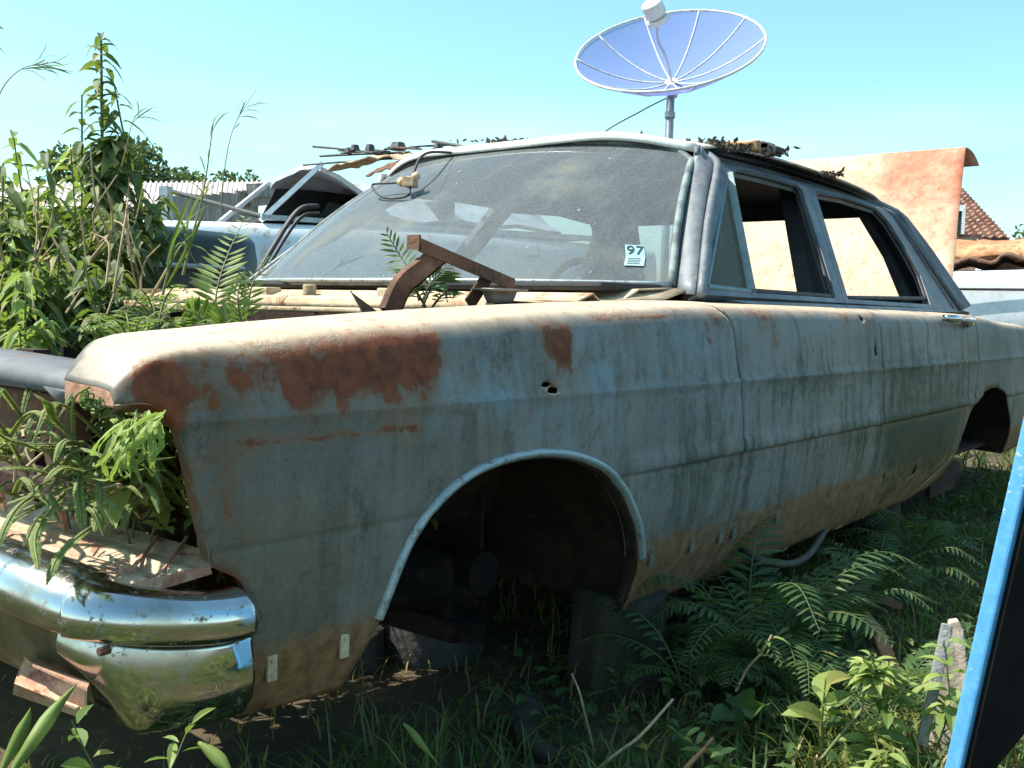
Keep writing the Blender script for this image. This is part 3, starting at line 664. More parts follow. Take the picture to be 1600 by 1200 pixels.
b.build('trunk_lid', MT['lid'], car, smooth=True, solid=.006)
bpy.data.objects['trunk_lid']['label'] = 'orange rusty trunk lid standing open with a curled edge'
# ------- engine bay
b = MB()
b.grid([[(1.20, y, .900), (1.26, y, .918), (1.30, y, .895), (1.36, y, .90), (1.44-.0*abs(y), y, .932), (1.60, y, .94)] for y in np.linspace(-.80, .80, 30)])
cowl = b.build('cowl', MT['tan'], car, smooth=False, solid=.004)
b = MB()
for y in np.linspace(-.60, .60, 9):
    b = MB(); b.box((1.40, y, .922), (.012, .07, .004)); b.build('vent_slot', MT['dark'], cowl)
b = MB(); b.box((1.21, 0, .70), (.012, 1.60, .38)); b.box((1.15, 0, .50), (.012, 1.2, .36)); b.build('firewall', MT['darkrust'], car)
b = MB()
b.grid([[(x, y_, z_) for x in np.linspace(.32, 1.22, 20)] for y_, z_ in [(-.785, .84), (-.75, .845), (-.74, .80), (-.70, .60), (-.55, .42)]])
b2 = MB(); b2.grid([[(x, y_, z_) for x in np.linspace(.32, 1.22, 20)] for y_, z_ in [(.785, .87), (.70, .875), (.69, .80), (.66, .60), (.50, .42)]])
b.build('inner_fender', MT['darkrust'], car, solid=.004); b2.build('inner_fender', MT['tan'], car, solid=.004)
b = MB()          # pale ledges and stamped rails behind the fender, running across to the far side
b.tube([(1.16, -.60, .885), (1.14, -.2, .880), (1.14, .30, .880), (1.18, .78, .880)], [.018, .022, .022, .02], 8)
b.bar((1.24, .80, .905), (.45, .80, .885), .05, .02); b.bar((.90, .05, .862), (1.02, .72, .872), .05, .016); b.bar((1.06, -.45, .868), (1.02, .2, .866), .04, .012); b.box((1.22, .30, .905), (.05, .16, .035)); b.box((1.22, -.25, .908), (.04, .10, .03)); b.tube([(1.2, .05, .93), (1.2, .05, .90)], .018, 10)
b.build('stamped_rail', MT['tan'], cowl, bevel=.004)
b = MB(); b.add([(1.18, -.775, .893), (1.30, -.80, .899), (1.485, -.845, .914), (1.60, -.835, .936), (1.60, -.74, .946), (1.47, -.62, .936), (1.36, -.55, .915), (1.20, -.60, .902), (1.38, -.72, .912), (1.50, -.76, .930)], [(0, 1, 8, 7), (1, 2, 9, 8), (2, 3, 4, 9), (4, 5, 9), (5, 6, 8, 9), (6, 7, 8)])
b.build('cowl_side', MT['tan'], cowl, smooth=True, solid=.004)
# radiator support: posts, cross bars, shelf over the bumper
b = MB()
b.box((.30, 0, .56), (.05, 1.62, .035)); b.box((.31, 0, .745), (.04, 1.60, .05))
for y in (-.70, -.30, .22, .66): b.box((.31, y, .67), (.03, .06, .24))
b.poly([(.245, -.80, .54), (.285, -.795, .545), (.25, -.785, .76), (.23, -.79, .76)], (0, 1, 0), .004)
b.build('radiator_support', MT['darkrust'], car)
b = MB()          # sun-bleached shelf between bumper and grille, with pressed ribs
rows = []
for y in np.linspace(-.958, .9, 40):
    e = max(0, (abs(y)-.80)); rows.append([(.092+ (.01 if abs(y) > .9 else 0), y, .528), (.095, y, .547), (.12, y, .552), (.145, y, .546), (.17, y, .554), (.20, y, .549), (.24, y, .556)])
b.grid(rows); shf = b.build('grille_shelf', MT['shelf'], car, solid=.003)
b = MB(); b.poly([(.104, -.960, .550), (.16, -.961, .552), (.206, -.962, .551), (.210, -.962, .541), (.15, -.961, .536), (.104, -.960, .533)], (0, 1, 0), .004); b.bar((.115, -.93, .5535), (.235, -.80, .5585), .004, .005); b.bar((.15, -.945, .5525), (.26, -.83, .558), .004, .004); b.bar((.12, -.92, .553), (.14, -.87, .554), .014, .005); b.build('shelf_edge', MT['pinkrust'], shf, bevel=.001)
b = MB()
b.poly([(.232, -.945, .545), (.205, -.955, .60), (.200, -.955, .625), (.215, -.93, .615), (.222, -.915, .635), (.232, -.90, .63), (.25, -.88, .655), (.262, -.85, .60), (.262, -.85, .545)], (.8, -.5, 0), .004)
b.poly([(.25, -.88, .655), (.262, -.85, .60), (.24, -.872, .78), (.236, -.876, .78)], (.8, -.5, 0), .003)
b.build('torn_bracket', MT['pinkrust'], car)
b = MB()          # scooped bracket left of it
b.grid([[(.30+.015*k, -.78+.16*s, .60-.055*math.sin(s*math.pi)+.02*k) for s in np.linspace(0, 1, 12)] for k in range(3)])
b.poly([(.30, -.62, .60), (.30, -.58, .645), (.32, -.59, .66), (.33, -.62, .60)], (0, 1, 0), .004)
b.build('scooped_bracket', MT['pinkrust'], car, solid=.004)
b = MB(); sp_ = spline([(.215, -.935, .62), (.24, -.90, .598), (.26, -.85, .603), (.29, -.78, .60), (.30, -.74, .625)], 24); b.tube(sp_, .0022, 6); b.build('bare_wire', MT['tan'], car)
b = MB()
top_ = [(.098, -.842, .783), (.085, -.70, .790), (.075, -.45, .797), (.07, 0, .80), (.075, .45, .79), (.098, .842, .783)]
rows = [[np.array(p)+np.array([.10, 0, .004]) for p in top_], [np.array(p)+np.array([.03, 0, .004]) for p in top_], [np.array(p)+np.array([0, 0, -.004]) for p in top_], [np.array(p)+np.array([-.004, 0, -.024]) for p in top_]]
rows = [spline(r_, 30) for r_ in rows]; b.grid(rows)
b.poly([(.094, -.842, .760), (.094, -.842, .765), (.088, -.78, .768), (.09, -.83, .742)], (1, 0, 0), .003)
hp_ = b.build('grille_header', MT['greysheet'], car, smooth=True, solid=.004)
b = MB(); b.box((.13, 0, .725), (.02, 1.60, .055)); b.build('grille_backing', MT['rust'], car)
for y in (-.70, -.52, -.25, .05):
    b = MB(); b.bar((.13, y, .70), (.17, y+.03, .56), .018, .006, up=(1, 0, 0)); b.build('grille_post', MT['pinkrust'], car)
# broken hood hinge standing up from the fender
b = MB()
arm = spline([(.755, -.70, .865), (.785, -.70, .915), (.83, -.70, .945), (.885, -.70, .978)], 16); rows = []
for i, p in enumerate(arm):
    w_ = .021-.003*i/15; t_ = arm[min(i+1, 15)]-arm[max(i-1, 0)]; t_ /= np.linalg.norm(t_); nn = np.array([-t_[2], 0, t_[0]])
    rows.append([p-nn*w_+np.array([0, -.012, 0]), p-nn*w_+np.array([0, .004, 0]), p+nn*w_+np.array([0, .004, 0]), p+nn*w_+np.array([0, -.012, 0])])
for i in range(15):
    for k in range(4):
        pass
b.grid([list(r_)+[r_[0]] for r_ in rows])
hinge = b.build('hood_hinge', MT['rust'], car, solid=.003)
b = MB(); a_ = np.array([.818, -.70, 1.003]); c_ = np.array([1.095, -.70, .937])
b.bar(a_, c_, .030, .004); b.bar(a_+np.array([0, -.015, -.011]), c_+np.array([0, -.015, -.008]), .004, .024); b.poly([(.815, -.717, 1.010), (.818, -.683, 1.010), (.818, -.683, .985), (.815, -.717, .982)], (1, 0, 0), .005)
b.build('hinge_rail', MT['rust'], hinge)
b = MB(); b.bar((.975, -.70, .885), (1.035, -.70, .948), .004, .030); b.bar((.985, -.692, .885), (1.045, -.692, .945), .004, .026); b.build('hinge_strut', MT['rust'], hinge)
b = MB(); b.poly([(.755, -.64, .862), (.74, -.62, .905), (.80, -.58, .88), (.84, -.60, .862)], (0, 1, 0), .004); b.build('hinge_gusset', MT['rust'], hinge)
# ------- chrome bumper
def bumper_path(n=90):
    P = [(.252, -.978), (.20, -.984), (.13, -.985), (.085, -.978), (.058, -.962), (.042, -.935), (.030, -.89), (.018, -.80), (.0, -.6), (-.02, -.3), (-.025, 0), (-.02, .3), (.0, .6), (.03, .89), (.058, .962), (.13, .985), (.252, .978)]
    return spline([(*p, 0) for p in P], n)
BP = bumper_path(240)
NRM = []
for i in range(240):
    t_ = BP[min(i+1, 239)]-BP[max(i-1, 0)]; t_ /= np.linalg.norm(t_); NRM.append(np.array([-t_[1], t_[0], 0])*1)
if NRM[120][0] > 0: NRM = [-q_ for q_ in NRM]
def BDZ(x): return cint(x, [-.03, .0, .05, .25], [.0, -.002, -.024, -.062])
b = MB(); rows = []
prof = [(-.055, .553), (-.030, .560), (-.008, .560), (.010, .552), (.020, .538), (.024, .522), (.0245, .502), (.021, .494), (.010, .489), (-.004, .488)]
for i in range(240):
    s_ = BP[i]; x = s_[0]; dz = BDZ(x)
    # corner section sits a little proud
    e_ = .006 if x > .045 else 0
    # end taper of the wrap
    tp_ = max(0, (x-.235)/.02)
    rows.append([s_+NRM[i]*(o_+e_)*(1-.3*tp_)+np.array([0, 0, .522+(z_-.488)*.87+dz-(.012*tp_ if k_ < 5 else 0)]) for k_, (o_, z_) in enumerate(prof)])
b.grid(rows)
bump = b.build('bumper', MT['chrome'], car, smooth=True, solid=.003)
for sg, nm in ((-1, 0), (1, 1)):
    b = MB(); rows = []
    pr = [(.004, .489), (.006, .478), (.010, .45), (.012, .42), (.008, .39), (-.006, .362), (-.030, .345), (-.06, .338)]
    idx = [i for i in range(240) if BP[i][1]*sg > 0 and BP[i][0] > .036]
    if sg > 0: idx = idx
    for i in idx:
        s_ = BP[i]; k = min(1, max(0, (s_[0]-.036)/.085)); dzz = BDZ(s_[0])
        rows.append([s_+NRM[i]*o_*(.6+.4*k)+np.array([0, 0, .5225+(z_-.489)*(.25+.55*math.sin(k*1.571)+.02)+dzz]) for o_, z_ in pr])
    b.grid(rows); b.build('bumper_wrap', MT['chrome'], bump, smooth=True, solid=.003)
b = MB(); rows = []
for i in range(240):
    if BP[i][0] < .040:
        s_ = BP[i]; rows.append([s_+NRM[i]*o_+np.array([0, 0, .522+(z_-.489)*.95+BDZ(s_[0])]) for o_, z_ in [(-.004, .489), (-.030, .480), (-.034, .45), (-.036, .42), (-.045, .385), (-.07, .37)]])
b.grid(rows); b.build('bumper_apron', MT['dullchrome'], bump, smooth=True, solid=.003)
b = MB()
c0 = np.array([-.012, -.905, .455])
b.poly([onx(38, 1032, .045), onx(132, 1070, .045), onx(132, 1118, .035), onx(118, 1108, .02), onx(22, 1068, .02), onx(30, 1045, .045)], (1, 0, 0), .003)
b.poly([onx(22, 1068, .02), onx(120, 1106, .02), onx(126, 1122, .04), onx(20, 1085, .04)], (1, 0, .5), .003)
b.poly([onx(38, 1030, .048), onx(140, 1070, .048), onx(136, 1080, .025), onx(52, 1042, .025)], (0, 0, 1), .003)
b.build('plate_bracket', MT['pinkrust'], bump)
b = MB(); _q = onx(158, 1018, .045); b.tube([_q+[.01, 0, 0], _q-[.003, 0, 0]], .005, 6); b.build('bumper_bolt', MT['rust'], bump)
# sticker on the windshield
def stick(px0, py0, px1, py1, c, name, par, lift=.003):
    o_ = []
    for (a, b__) in ((px0, py0), (px1, py0), (px1, py1), (px0, py1)):
        best = min(((u, t) for u in np.linspace(-1, -.3, 71) for t in np.linspace(.02, .6, 60)), key=lambda q_: proj_err(wsp(*q_), a, b__))
        o_.append(wsp(*best)+np.array([-.7, 0, .7])*lift)
    b = MB(); b.add(o_, [(0, 1, 2, 3)]); return b.build(name, c, par, solid=.0008), o_
def proj_err(p, px, py):
    d = p-CAM; return (800+FPX*(d@CR)/(d@_f)-px)**2+(600-FPX*(d@CU)/(d@_f)-py)**2
s1, o1 = stick(978, 384, 1008, 402, plain('sticker_teal', (.27, .46, .50), .5), 'sticker', ws)
s2, o2 = stick(976, 402, 1008, 417, plain('sticker_pale', (.36, .50, .50), .5), 'sticker', ws)
def text(body, size, at, xd, up, m, parent, name, ex=.0002):
    cu = bpy.data.curves.new(name, 'FONT'); cu.body = body; cu.size = size; cu.extrude = ex; cu.align_x = 'CENTER'; cu.align_y = 'CENTER'
    t = bpy.data.objects.new(name, cu); COL.objects.link(t); bpy.context.view_layer.update()
    me = bpy.data.meshes.new_from_object(t); bpy.data.objects.remove(t)
    xd = np.array(xd)/np.linalg.norm(xd); up = np.array(up)-xd*(np.array(up)@xd); up /= np.linalg.norm(up); n_ = np.cross(xd, up)
    Mx = Matrix(((xd[0], up[0], n_[0], at[0]), (xd[1], up[1], n_[1], at[1]), (xd[2], up[2], n_[2], at[2]), (0, 0, 0, 1)))
    me.transform(Mx); return link(name, me, m, parent)
def nsgn(a, b): a = a/np.linalg.norm(a); return a if a@b > 0 else -a
inkm = plain('ink', (.02, .03, .04))
cen = sum(o1)/4; xd_ = o1[1]-o1[0]; up_ = o1[0]-o1[3]
text('97', np.linalg.norm(up_)*1.0, cen+nsgn(np.cross(xd_, up_), CAM-cen)*.0016, xd_, up_, inkm, s1, 'number')
b = MB()
for k in range(4):
    p = o2[0]*(1-(k+1)/5)+o2[3]*(k+1)/5; q_ = o2[1]*(1-(k+1)/5)+o2[2]*(k+1)/5; b.tube([p*.85+q_*.15+np.array([-.7, 0, .7])*.002, p*.2+q_*.8+np.array([-.7, 0, .7])*.002], .0006, 4)
b.build('small_print', inkm, s2)
# ------------------------------------------------------------------ satellite dish behind the cars
def bearing_pt(px, py, d): return far(px, py, d)
DD = 10.5
dc = far(1045, 76, DD); vx = far(1046, 124, DD)
dish = empty('satellite_dish', (vx[0], vx[1], GZ), 'big white and blue mesh satellite dish on a grey pole behind the car roof', 'satellite dish')
tow = CAM-dc; tow /= np.linalg.norm(tow); upc = CU-tow*(CU@tow); upc /= np.linalg.norm(upc); rt = np.cross(upc, tow)
aa = rad(67)
ax = tow*math.cos(aa)+(upc*math.cos(rad(5))-rt*math.sin(rad(-5))*-1)*math.sin(aa); ax /= np.linalg.norm(ax)
e1 = np.cross(ax, [0, 0, 1.]); e1 /= np.linalg.norm(e1); e2 = np.cross(ax, e1)
RD = .945; DEP = .36; V0 = dc-ax*DEP
def dp(r, a, lift=0): return V0+(e1*math.cos(a)+e2*math.sin(a))*r*RD+ax*(DEP*r*r+lift)
mm = M('perforated_mesh'); mm.t.nodes.remove(mm.b)
df = mm.n('ShaderNodeBsdfDiffuse'); df.inputs[0].default_value = (.22, .27, .62, 1); tl = mm.n('ShaderNodeBsdfTransparent')
tr_ = mm.n('ShaderNodeBsdfTranslucent'); tr_.inputs[0].default_value = (.22, .27, .62, 1)
a1 = mm.n('ShaderNodeMixShader'); a1.inputs[0].default_value = .35; mm.l(df.outputs[0], a1.inputs[1]); mm.l(tr_.outputs[0], a1.inputs[2])
a2 = mm.n('ShaderNodeMixShader'); a2.inputs[0].default_value = .76; mm.l(tl.outputs[0], a2.inputs[1]); mm.l(a1.outputs[0], a2.inputs[2]); mm.l(a2.outputs[0], mm.out.inputs[0])
MT['mesh'] = mm.m
MT['dishmetal'] = mix2('dish_frame', (.55, .54, .50), (.70, .69, .66), 8, c=(.35, .30, .22), rough=.5, bump=.1)
MT['pole'] = mix2('galvanised_pole', (.30, .33, .36), (.42, .45, .48), 12, rough=.45, metal=.4, bump=.1)
b = MB(); n_a = 96; rr_ = np.linspace(.06, .985, 12)
b.grid([[dp(r, 2*math.pi*k/n_a) for k in range(n_a+1)] for r in rr_]); b.build('mesh_panel', MT['mesh'], dish, smooth=True, fix=False)
for k in range(10):
    a = 2*math.pi*k/10+.13; b = MB(); b.tube([dp(r, a, .004) for r in np.linspace(.04, .99, 14)], .0085, 6); b.build('rib', MT['dishmetal'], dish, smooth=True)
b = MB(); b.tube([dp(1.0, 2*math.pi*k/n_a) for k in range(n_a+1)], .013, 8, caps=False); b.build('rim', MT['dishmetal'], dish, smooth=True)
b = MB(); b.tube([V0-ax*.05, V0+ax*.012], [.10, .07], 16); b.tube([V0-ax*.05, V0-ax*.16], [.06, .05], 12); b.build('hub', MT['dishmetal'], dish)
fd_ = far(1028, 30, DD-.25); fa = V0+ax*.02
b = MB(); b.tube(spline([fa, fa+(fd_-fa)*.35+rt*.0, fa+(fd_-fa)*.7-rt*.045, fd_], 14), .013, 8); b.build('feed_arm', MT['dishmetal'], dish, smooth=True)
fx = ax*.8-rt*.25; fx /= np.linalg.norm(fx)
b = MB(); b.tube([fd_-fx*.03, fd_+fx*.015], .115, 20); b.tube([fd_+fx*.015, fd_+fx*.045, fd_+fx*.17, fd_+fx*.185], [.07, .105, .105, .09], 20); feed = b.build('feed_horn', mix2('feed_plastic', (.62, .60, .55), (.74, .73, .69), 5, bump=.05, rough=.5), dish)
pt_ = np.array([V0[0]+.04, V0[1]+.03, V0[2]-.10])
b = MB(); b.tube([(pt_[0], pt_[1], GZ-.1), pt_], .042, 14); b.build('pole', MT['pole'], dish, smooth=True)
b = MB(); b.tube([pt_-np.array([0, 0, .25]), pt_-np.array([0, 0, .19])], .055, 14); b.build('clamp', MT['pole'], dish)
b = MB(); b.bar(pt_-np.array([0, 0, .05]), V0-ax*.12, .06, .05); b.build('mount_bracket', MT['pole'], dish)
b = MB(); pe = far(930, 218, DD+.5); b.tube(spline([V0-ax*.14, (V0*.6+pe*.4)-np.array([0, 0, .06]), pe, pe+(pe-V0)*.9-np.array([0, 0, .2])], 24), .007, 5)
tag(b.build('cable', MT['black'], smooth=True), 'thin sagging cable running down from the satellite dish', 'cable')

# ------------------------------------------------------------------ a simpler old car, built in its own coordinates
LOC = set()
def lbuild(b, name, m, par, **k):
    o = b.build(name, m, None, **k); o.parent = par; return o
def old_car(label, loc, ang, L, zs, cm_, roofm=None, W=.83, glassm=None, deck=None, crushed=0.0, lights=False, roof=True, wheels=True, hoodline=None):
    """x from the nose to the tail, zs = (sill, belt, roof)"""
    c = empty('wrecked_car', loc, label, 'car'); c.rotation_euler = (0, 0, ang)
    z0, zb, zr = zs; N = 46; rows = []
    for i in range(N):
        x = L*i/(N-1); t = x/L
        ht = zb-.05+.05*cint(t, [0, .25, .6, 1], [-.6, .3, .9, .3]); e = cint(t, [0, .03, .5, .97, 1], [.86, .96, 1, .96, .88])*W
        lo_ = z0+cint(t, [0, .06, .94, 1], [.16, 0, 0, .14])
        for cx in (.19, .79):
            d = abs(t-cx)*L
            if d < .37: lo_ = max(lo_, z0-.12+math.sqrt(.37**2-d*d))
        mid = lo_+(ht-lo_)*.55
        pr = [(-e+.06, lo_), (-e, lo_+.04), (-e-.01, mid), (-e-.005, ht-.12), (-e+.015, ht-.04), (-e+.06, ht-.005), (-e*.5, ht+.015), (0, ht+.02)]
        rows.append([(x, y, z) for y, z in pr]+[(x, -y, z) for y, z in pr[-2::-1]])
    b = MB(); b.grid(rows); b.add(rows[0], [tuple(range(15))]); b.add(rows[-1], [tuple(range(15))])
    lbuild(b, 'body', cm_, c, smooth=True)
    zt = zb+.005
    if roof:
        x0, x1, x2, x3 = L*.30, L*.40, L*(.82 if crushed else .70), L*.88; yb, yt = W-.07, W-.22
        rb = MB(); P = []
        for s in np.linspace(0, 1, 16):
            row = []
            for u in np.linspace(-1, 1, 15):
                nearu = max(0, -u*.5+.5)**1.3
                x = x1+(x2-x1)*s; zz = zr-.05*abs(u)**3-.03*(2*s-1)**2
                zz -= crushed*(nearu*1.9*min(1, max(0, s*4-.1)))+crushed*.5*noise.noise(Vector((s*4, u*2, 1)))
                row.append((x+.02*u*crushed, u*yt, zz))
            P.append(row)
        rb.grid(P); lbuild(rb, 'roof', roofm or cm_, c, smooth=crushed == 0, solid=.03)
        for sg in (-1, 1):
            for k, (xa, xb_) in enumerate(((x0, x1), (L*.55, L*.55), (x3, x2))):
                if crushed and sg < 0 and k: continue
                b = MB(); zz = zr-.06-(crushed*.5 if k == 1 and sg < 0 else 0); b.bar((xa, sg*yb, zt-.02), (xb_, sg*yt, zz), .03, .03, up=(1, 0, 0)); lbuild(b, 'pillar', cm_, c)
            b = MB(); b.bar((x0, sg*yb, zt), (x3, sg*yb, zt), .04, .03); lbuild(b, 'belt_strip', MT['trim'], c)
        if crushed:
            b = MB(); b.poly([(x0+.35, yb-.02, zt), (x3-.1, yb-.02, zt), (x2, yt-.02, zr-.12), (x1+.05, yt-.02, zr-.09)], (0, 1, 0), .02); b.poly([(x0+.75, -yb+.2, zt), (x0+.75, yb-.1, zt), (x0+.85, yt-.1, zr-.18), (x0+.85, -yt+.1, zr-.34)], (1, 0, 0), .02); lbuild(b, 'cabin_shade_sheet', MT['dark'], c)  # dark sheets added so the near opening shows black cabin shade
        if glassm:
            b = MB(); b.poly([(x0+.02, -yb+.04, zt), (x0+.02, yb-.04, zt), (x1, yt-.04, zr-.05), (x1, -yt+.04, zr-.05)], (1, 0, 0), .005); lbuild(b, 'windshield', glassm, c)
        b = MB(); b.poly([(x0+.08, -yb+.03, zt-.0), (x0+.08, yb-.03, zt), (x3-.05, yb-.03, zt), (x3-.05, -yb+.03, zt)], (0, 0, 1), .025); b.box(((x0+x2)/2+.2, 0, zt+.10), (.12, 1.2, .22)); lbuild(b, 'cabin_interior', MT['dark'], c)
    if wheels:
        for cx in (.19, .79):
            for sg in (-1, 1):
                b = MB(); b.tube([(cx*L, sg*(W-.22), z0+.10), (cx*L, sg*(W-.03), z0+.10)], .29, 24); b.tube([(cx*L, sg*(W-.03), z0+.10), (cx*L, sg*(W-.025), z0+.10)], .18, 20); lbuild(b, 'wheel', MT['black'], c)
    b = MB(); b.tube([(-.02+.03*abs(y)**2, y, z0+.20) for y in np.linspace(-W+.03, W-.03, 12)], .05, 8); lbuild(b, 'bumper', MT['trim'], c, smooth=True)
    for sg in (-1, 1):
        for k in (0, 1):
            b = MB(); xx = L*(.545-.0*k)-.14 if k == 0 else L*.72; b.tube([(xx, sg*(W+.012), zb-.14), (xx+.11, sg*(W+.016), zb-.14)], .012, 6); lbuild(b, 'handle', MT['trim'], c)
        b = MB(); b.tube([(.02, sg*(W-.2), zb-.17), (-.012, sg*(W-.2), zb-.17)], .085, 18); lbuild(b, 'headlight', MT['trim'], c)
    return c
paleblue = mix2('pale_blue_paint', (.62, .67, .72), (.72, .76, .79), 5, c=(.50, .38, .26), rough=.4, bump=.15)
silver = mix2('crushed_roof_paint', (.46, .48, .52), (.62, .66, .70), 4, c=(.50, .36, .22), rough=.3, metal=.3, bump=.3)
p = far(408, 336, 6.4)
pc = old_car('pale blue wrecked car with a crushed silver roof, behind the sedan on the left', (0, 0, .62), rad(-22), 4.3, (.0, .80, 1.24), paleblue, silver, glassm=None, crushed=.16)
ca, sa = math.cos(rad(-22)), math.sin(rad(-22)); lx, ly = 4.3*.30, -.76
pc.location = (p[0]-(lx*ca-ly*sa), p[1]-(lx*sa+ly*ca), .60)
darkgreen = mix2('dark_green_paint', (.010, .022, .02), (.02, .04, .036), 4, c=(.05, .045, .035), rough=.35, bump=.1)
gc = old_car('dark green car body seen behind the weeds on the left', (-1.95, 2.60, .43), 0, 4.35, (.0, .80, 1.2), darkgreen, roof=False)
b = MB(); b.tube([(1.2, -.84, .60), (4.2, -.84, .60)], .012, 6); lbuild(b, 'side_moulding', MT['trim'], gc)
white = mix2('white_car_paint', (.60, .64, .68), (.74, .77, .80), 3, c=(.55, .56, .56), rough=.35, bump=.1)
p = far(1475, 430, 8.0)
wc = old_car('white car without a roof behind the open trunk, rusty sheets heaped on it', (p[0]+.3, p[1]+.45, .30), rad(-70), 4.3, (0, .99, 1.2), white, roof=False)
b = MB(); b.tube([(.3, -.845, .80), (4.2, -.845, .83)], .010, 6); lbuild(b, 'side_moulding', MT['black'], wc)
# crumpled rusty sheets on it
b = MB(); c1 = far(1478, 400, 8.3)
rows = []
for i in range(26):
    row = []
    for j in range(16):
        t, s = i/25, j/15; q_ = np.array([c1[0]-.3+s*1.3+.1*t, c1[1]+.06-t*2.2+.2*s, 1.36])
        z = .17*math.sin(min(1, s*1.15)*math.pi)**.5*(.9-.25*t)+.055*noise.noise(Vector((i*.33, j*.3, 5)))+.03*noise.noise(Vector((i*.9, j*.9, 1)))
        row.append(q_+np.array([0, 0, z-.02]))
    rows.append(row)
b.grid(rows)
MT['orust'] = mix2('orange_rust', (.33, .14, .06), (.48, .26, .13), 5, c=(.18, .07, .04), bump=.6, rough=.9)
tag(b.build('rusty_sheet', MT['orust'], smooth=True, solid=.01), 'crumpled orange rusty sheet metal lying on the white car', 'sheet metal')
b = MB(); rows = []
for i in range(22):
    rows.append([far(1474+i*8.2, 404+10*math.sin(i*.9)*.35+(-3 if i > 10 else 3)+j*(-1.5), 7.75+.15*j)+np.array([0, 0, .01*noise.noise(Vector((i*.7, j, 3)))-.02*j+(.03 if j == 1 else 0)]) for j in range(5)])
b.grid(rows); tag(b.build('rusty_sheet', MT['rust'], solid=.012), 'dark torn edge of rusty sheet overhanging the white car', 'sheet metal')
# house with tiled roof
H0 = far(1400, 395, 19); hs = empty('tiled_house', (H0[0], H0[1], GZ), 'house with a brown tiled roof and small window, at the far right', 'house')
brick = mix2('old_wall', (.26, .15, .11), (.38, .24, .18), 3, c=(.45, .38, .30), bump=.4)
Lp, Rp, Tp = far(1250, 375, 19), far(1578, 374, 19), far(1440, 250, 21)
dirn = Rp-Lp; dirn[2] = 0; dirn /= np.linalg.norm(dirn); bk = np.array([-dirn[1], dirn[0], 0]); bk = bk if bk@(H0-CAM) > 0 else -bk
b = MB(); zE = Rp[2]; b.poly([Lp*[1, 1, 0]+[0, 0, GZ], (Rp-dirn*.5)*[1, 1, 0]+[0, 0, GZ], (Rp-dirn*.5)*[1, 1, 0]+[0, 0, zE+.05], Lp*[1, 1, 0]+[0, 0, zE+.05]], bk, 5); b.build('wall', brick, hs)
b = MB(); hgt = Tp[2]-zE
def rp(t, s):  # roof plane: t up the slope 0..1, s along
    a = Lp*(1-s)+Rp*s; r_ = np.array([a[0], a[1], zE]); ridge = (Lp+(Rp-Lp)*(.12+.56*s)); ridge = np.array([ridge[0], ridge[1], zE])+bk*2.6+np.array([0, 0, hgt])
    return r_*(1-t)+ridge*t
nr_ = 26
rows = []
for k in range(nr_):
    for q_, lift in ((0, .05), (.98, .0)):
        t = (k+q_)/nr_; rows.append([rp(t, s)+np.array([0, 0, lift+.02*math.sin(s*150)]) for s in np.linspace(0, 1, 160)])
b.grid(rows); b.grid([[rp(t, 1)+np.array([0, 0, -.0]) for t in np.linspace(0, 1, 8)], [rp(t, 1)+bk*5*(1-t)*.9 for t in np.linspace(0, 1, 8)]])
b.build('roof', mix2('old_clay_tiles', (.14, .065, .045), (.26, .13, .09), 4, c=(.42, .30, .24), bump=.5, rough=.9), hs, solid=.02)
wp = far(1492, 344, 18.9); b = MB(); s_ = .13
for sx in (-1, 1): b.bar(wp+dirn*s_*sx-np.array([0, 0, .24]), wp+dirn*s_*sx+np.array([0, 0, .2]), .05, .10, up=bk)
b.bar(wp-dirn*s_*1.2+np.array([0, 0, .2]), wp+dirn*s_*1.2+np.array([0, 0, .2]), .05, .10); wf_ = b.build('window', paleblue, hs)
b = MB(); b.poly([wp-dirn*s_-[0, 0, .24], wp+dirn*s_-[0, 0, .24], wp+dirn*s_+[0, 0, .2], wp-dirn*s_+[0, 0, .2]], bk, .01); b.build('pane', MT['dark'], wf_)
# board wall and corrugated roofs at the left
A0, A1 = far(262, 303, 11.0), far(402, 296, 12.5)
bw = empty('board_wall', (A0[0], A0[1], GZ), 'weathered grey board wall with a pale steel post, left of the pale blue car', 'wall')
bd = (A1-A0)*[1, 1, 0]; bl_ = np.linalg.norm(bd); bd /= bl_
gbm = mix2('grey_boards', (.20, .18, .16), (.34, .31, .28), 5, st=(1, 1, .3), c=(.45, .40, .34), bump=.4, rough=.9)
b = MB(); nb = 11
for k in range(nb):
    q_ = A0+bd*(k+.5)*bl_/nb; top = A0[2]+(A1[2]-A0[2])*k/nb+random.uniform(-.02, .02)
    b.box((q_[0], q_[1], (top+GZ)/2), (bl_/nb*.94, .025+.01*random.random(), top-GZ), Matrix.Rotation(math.atan2(bd[1], bd[0]), 3, 'Z'))
b.build('boards', gbm, bw)
b = MB(); q_ = A0-bd*.03; b.box((q_[0], q_[1], (A0[2]+.06+GZ)/2), (.10, .10, A0[2]-GZ+.08), Matrix.Rotation(math.atan2(bd[1], bd[0]), 3, 'Z')); b.build('post', MT['pole'], bw)
b = MB(); b.bar(far(392, 298, 12.2), far(500, 290, 13.5), .12, .16); b.bar(far(392, 316, 12.2), far(500, 306, 13.5), .05, .10); b.build('top_beam', gbm, bw)
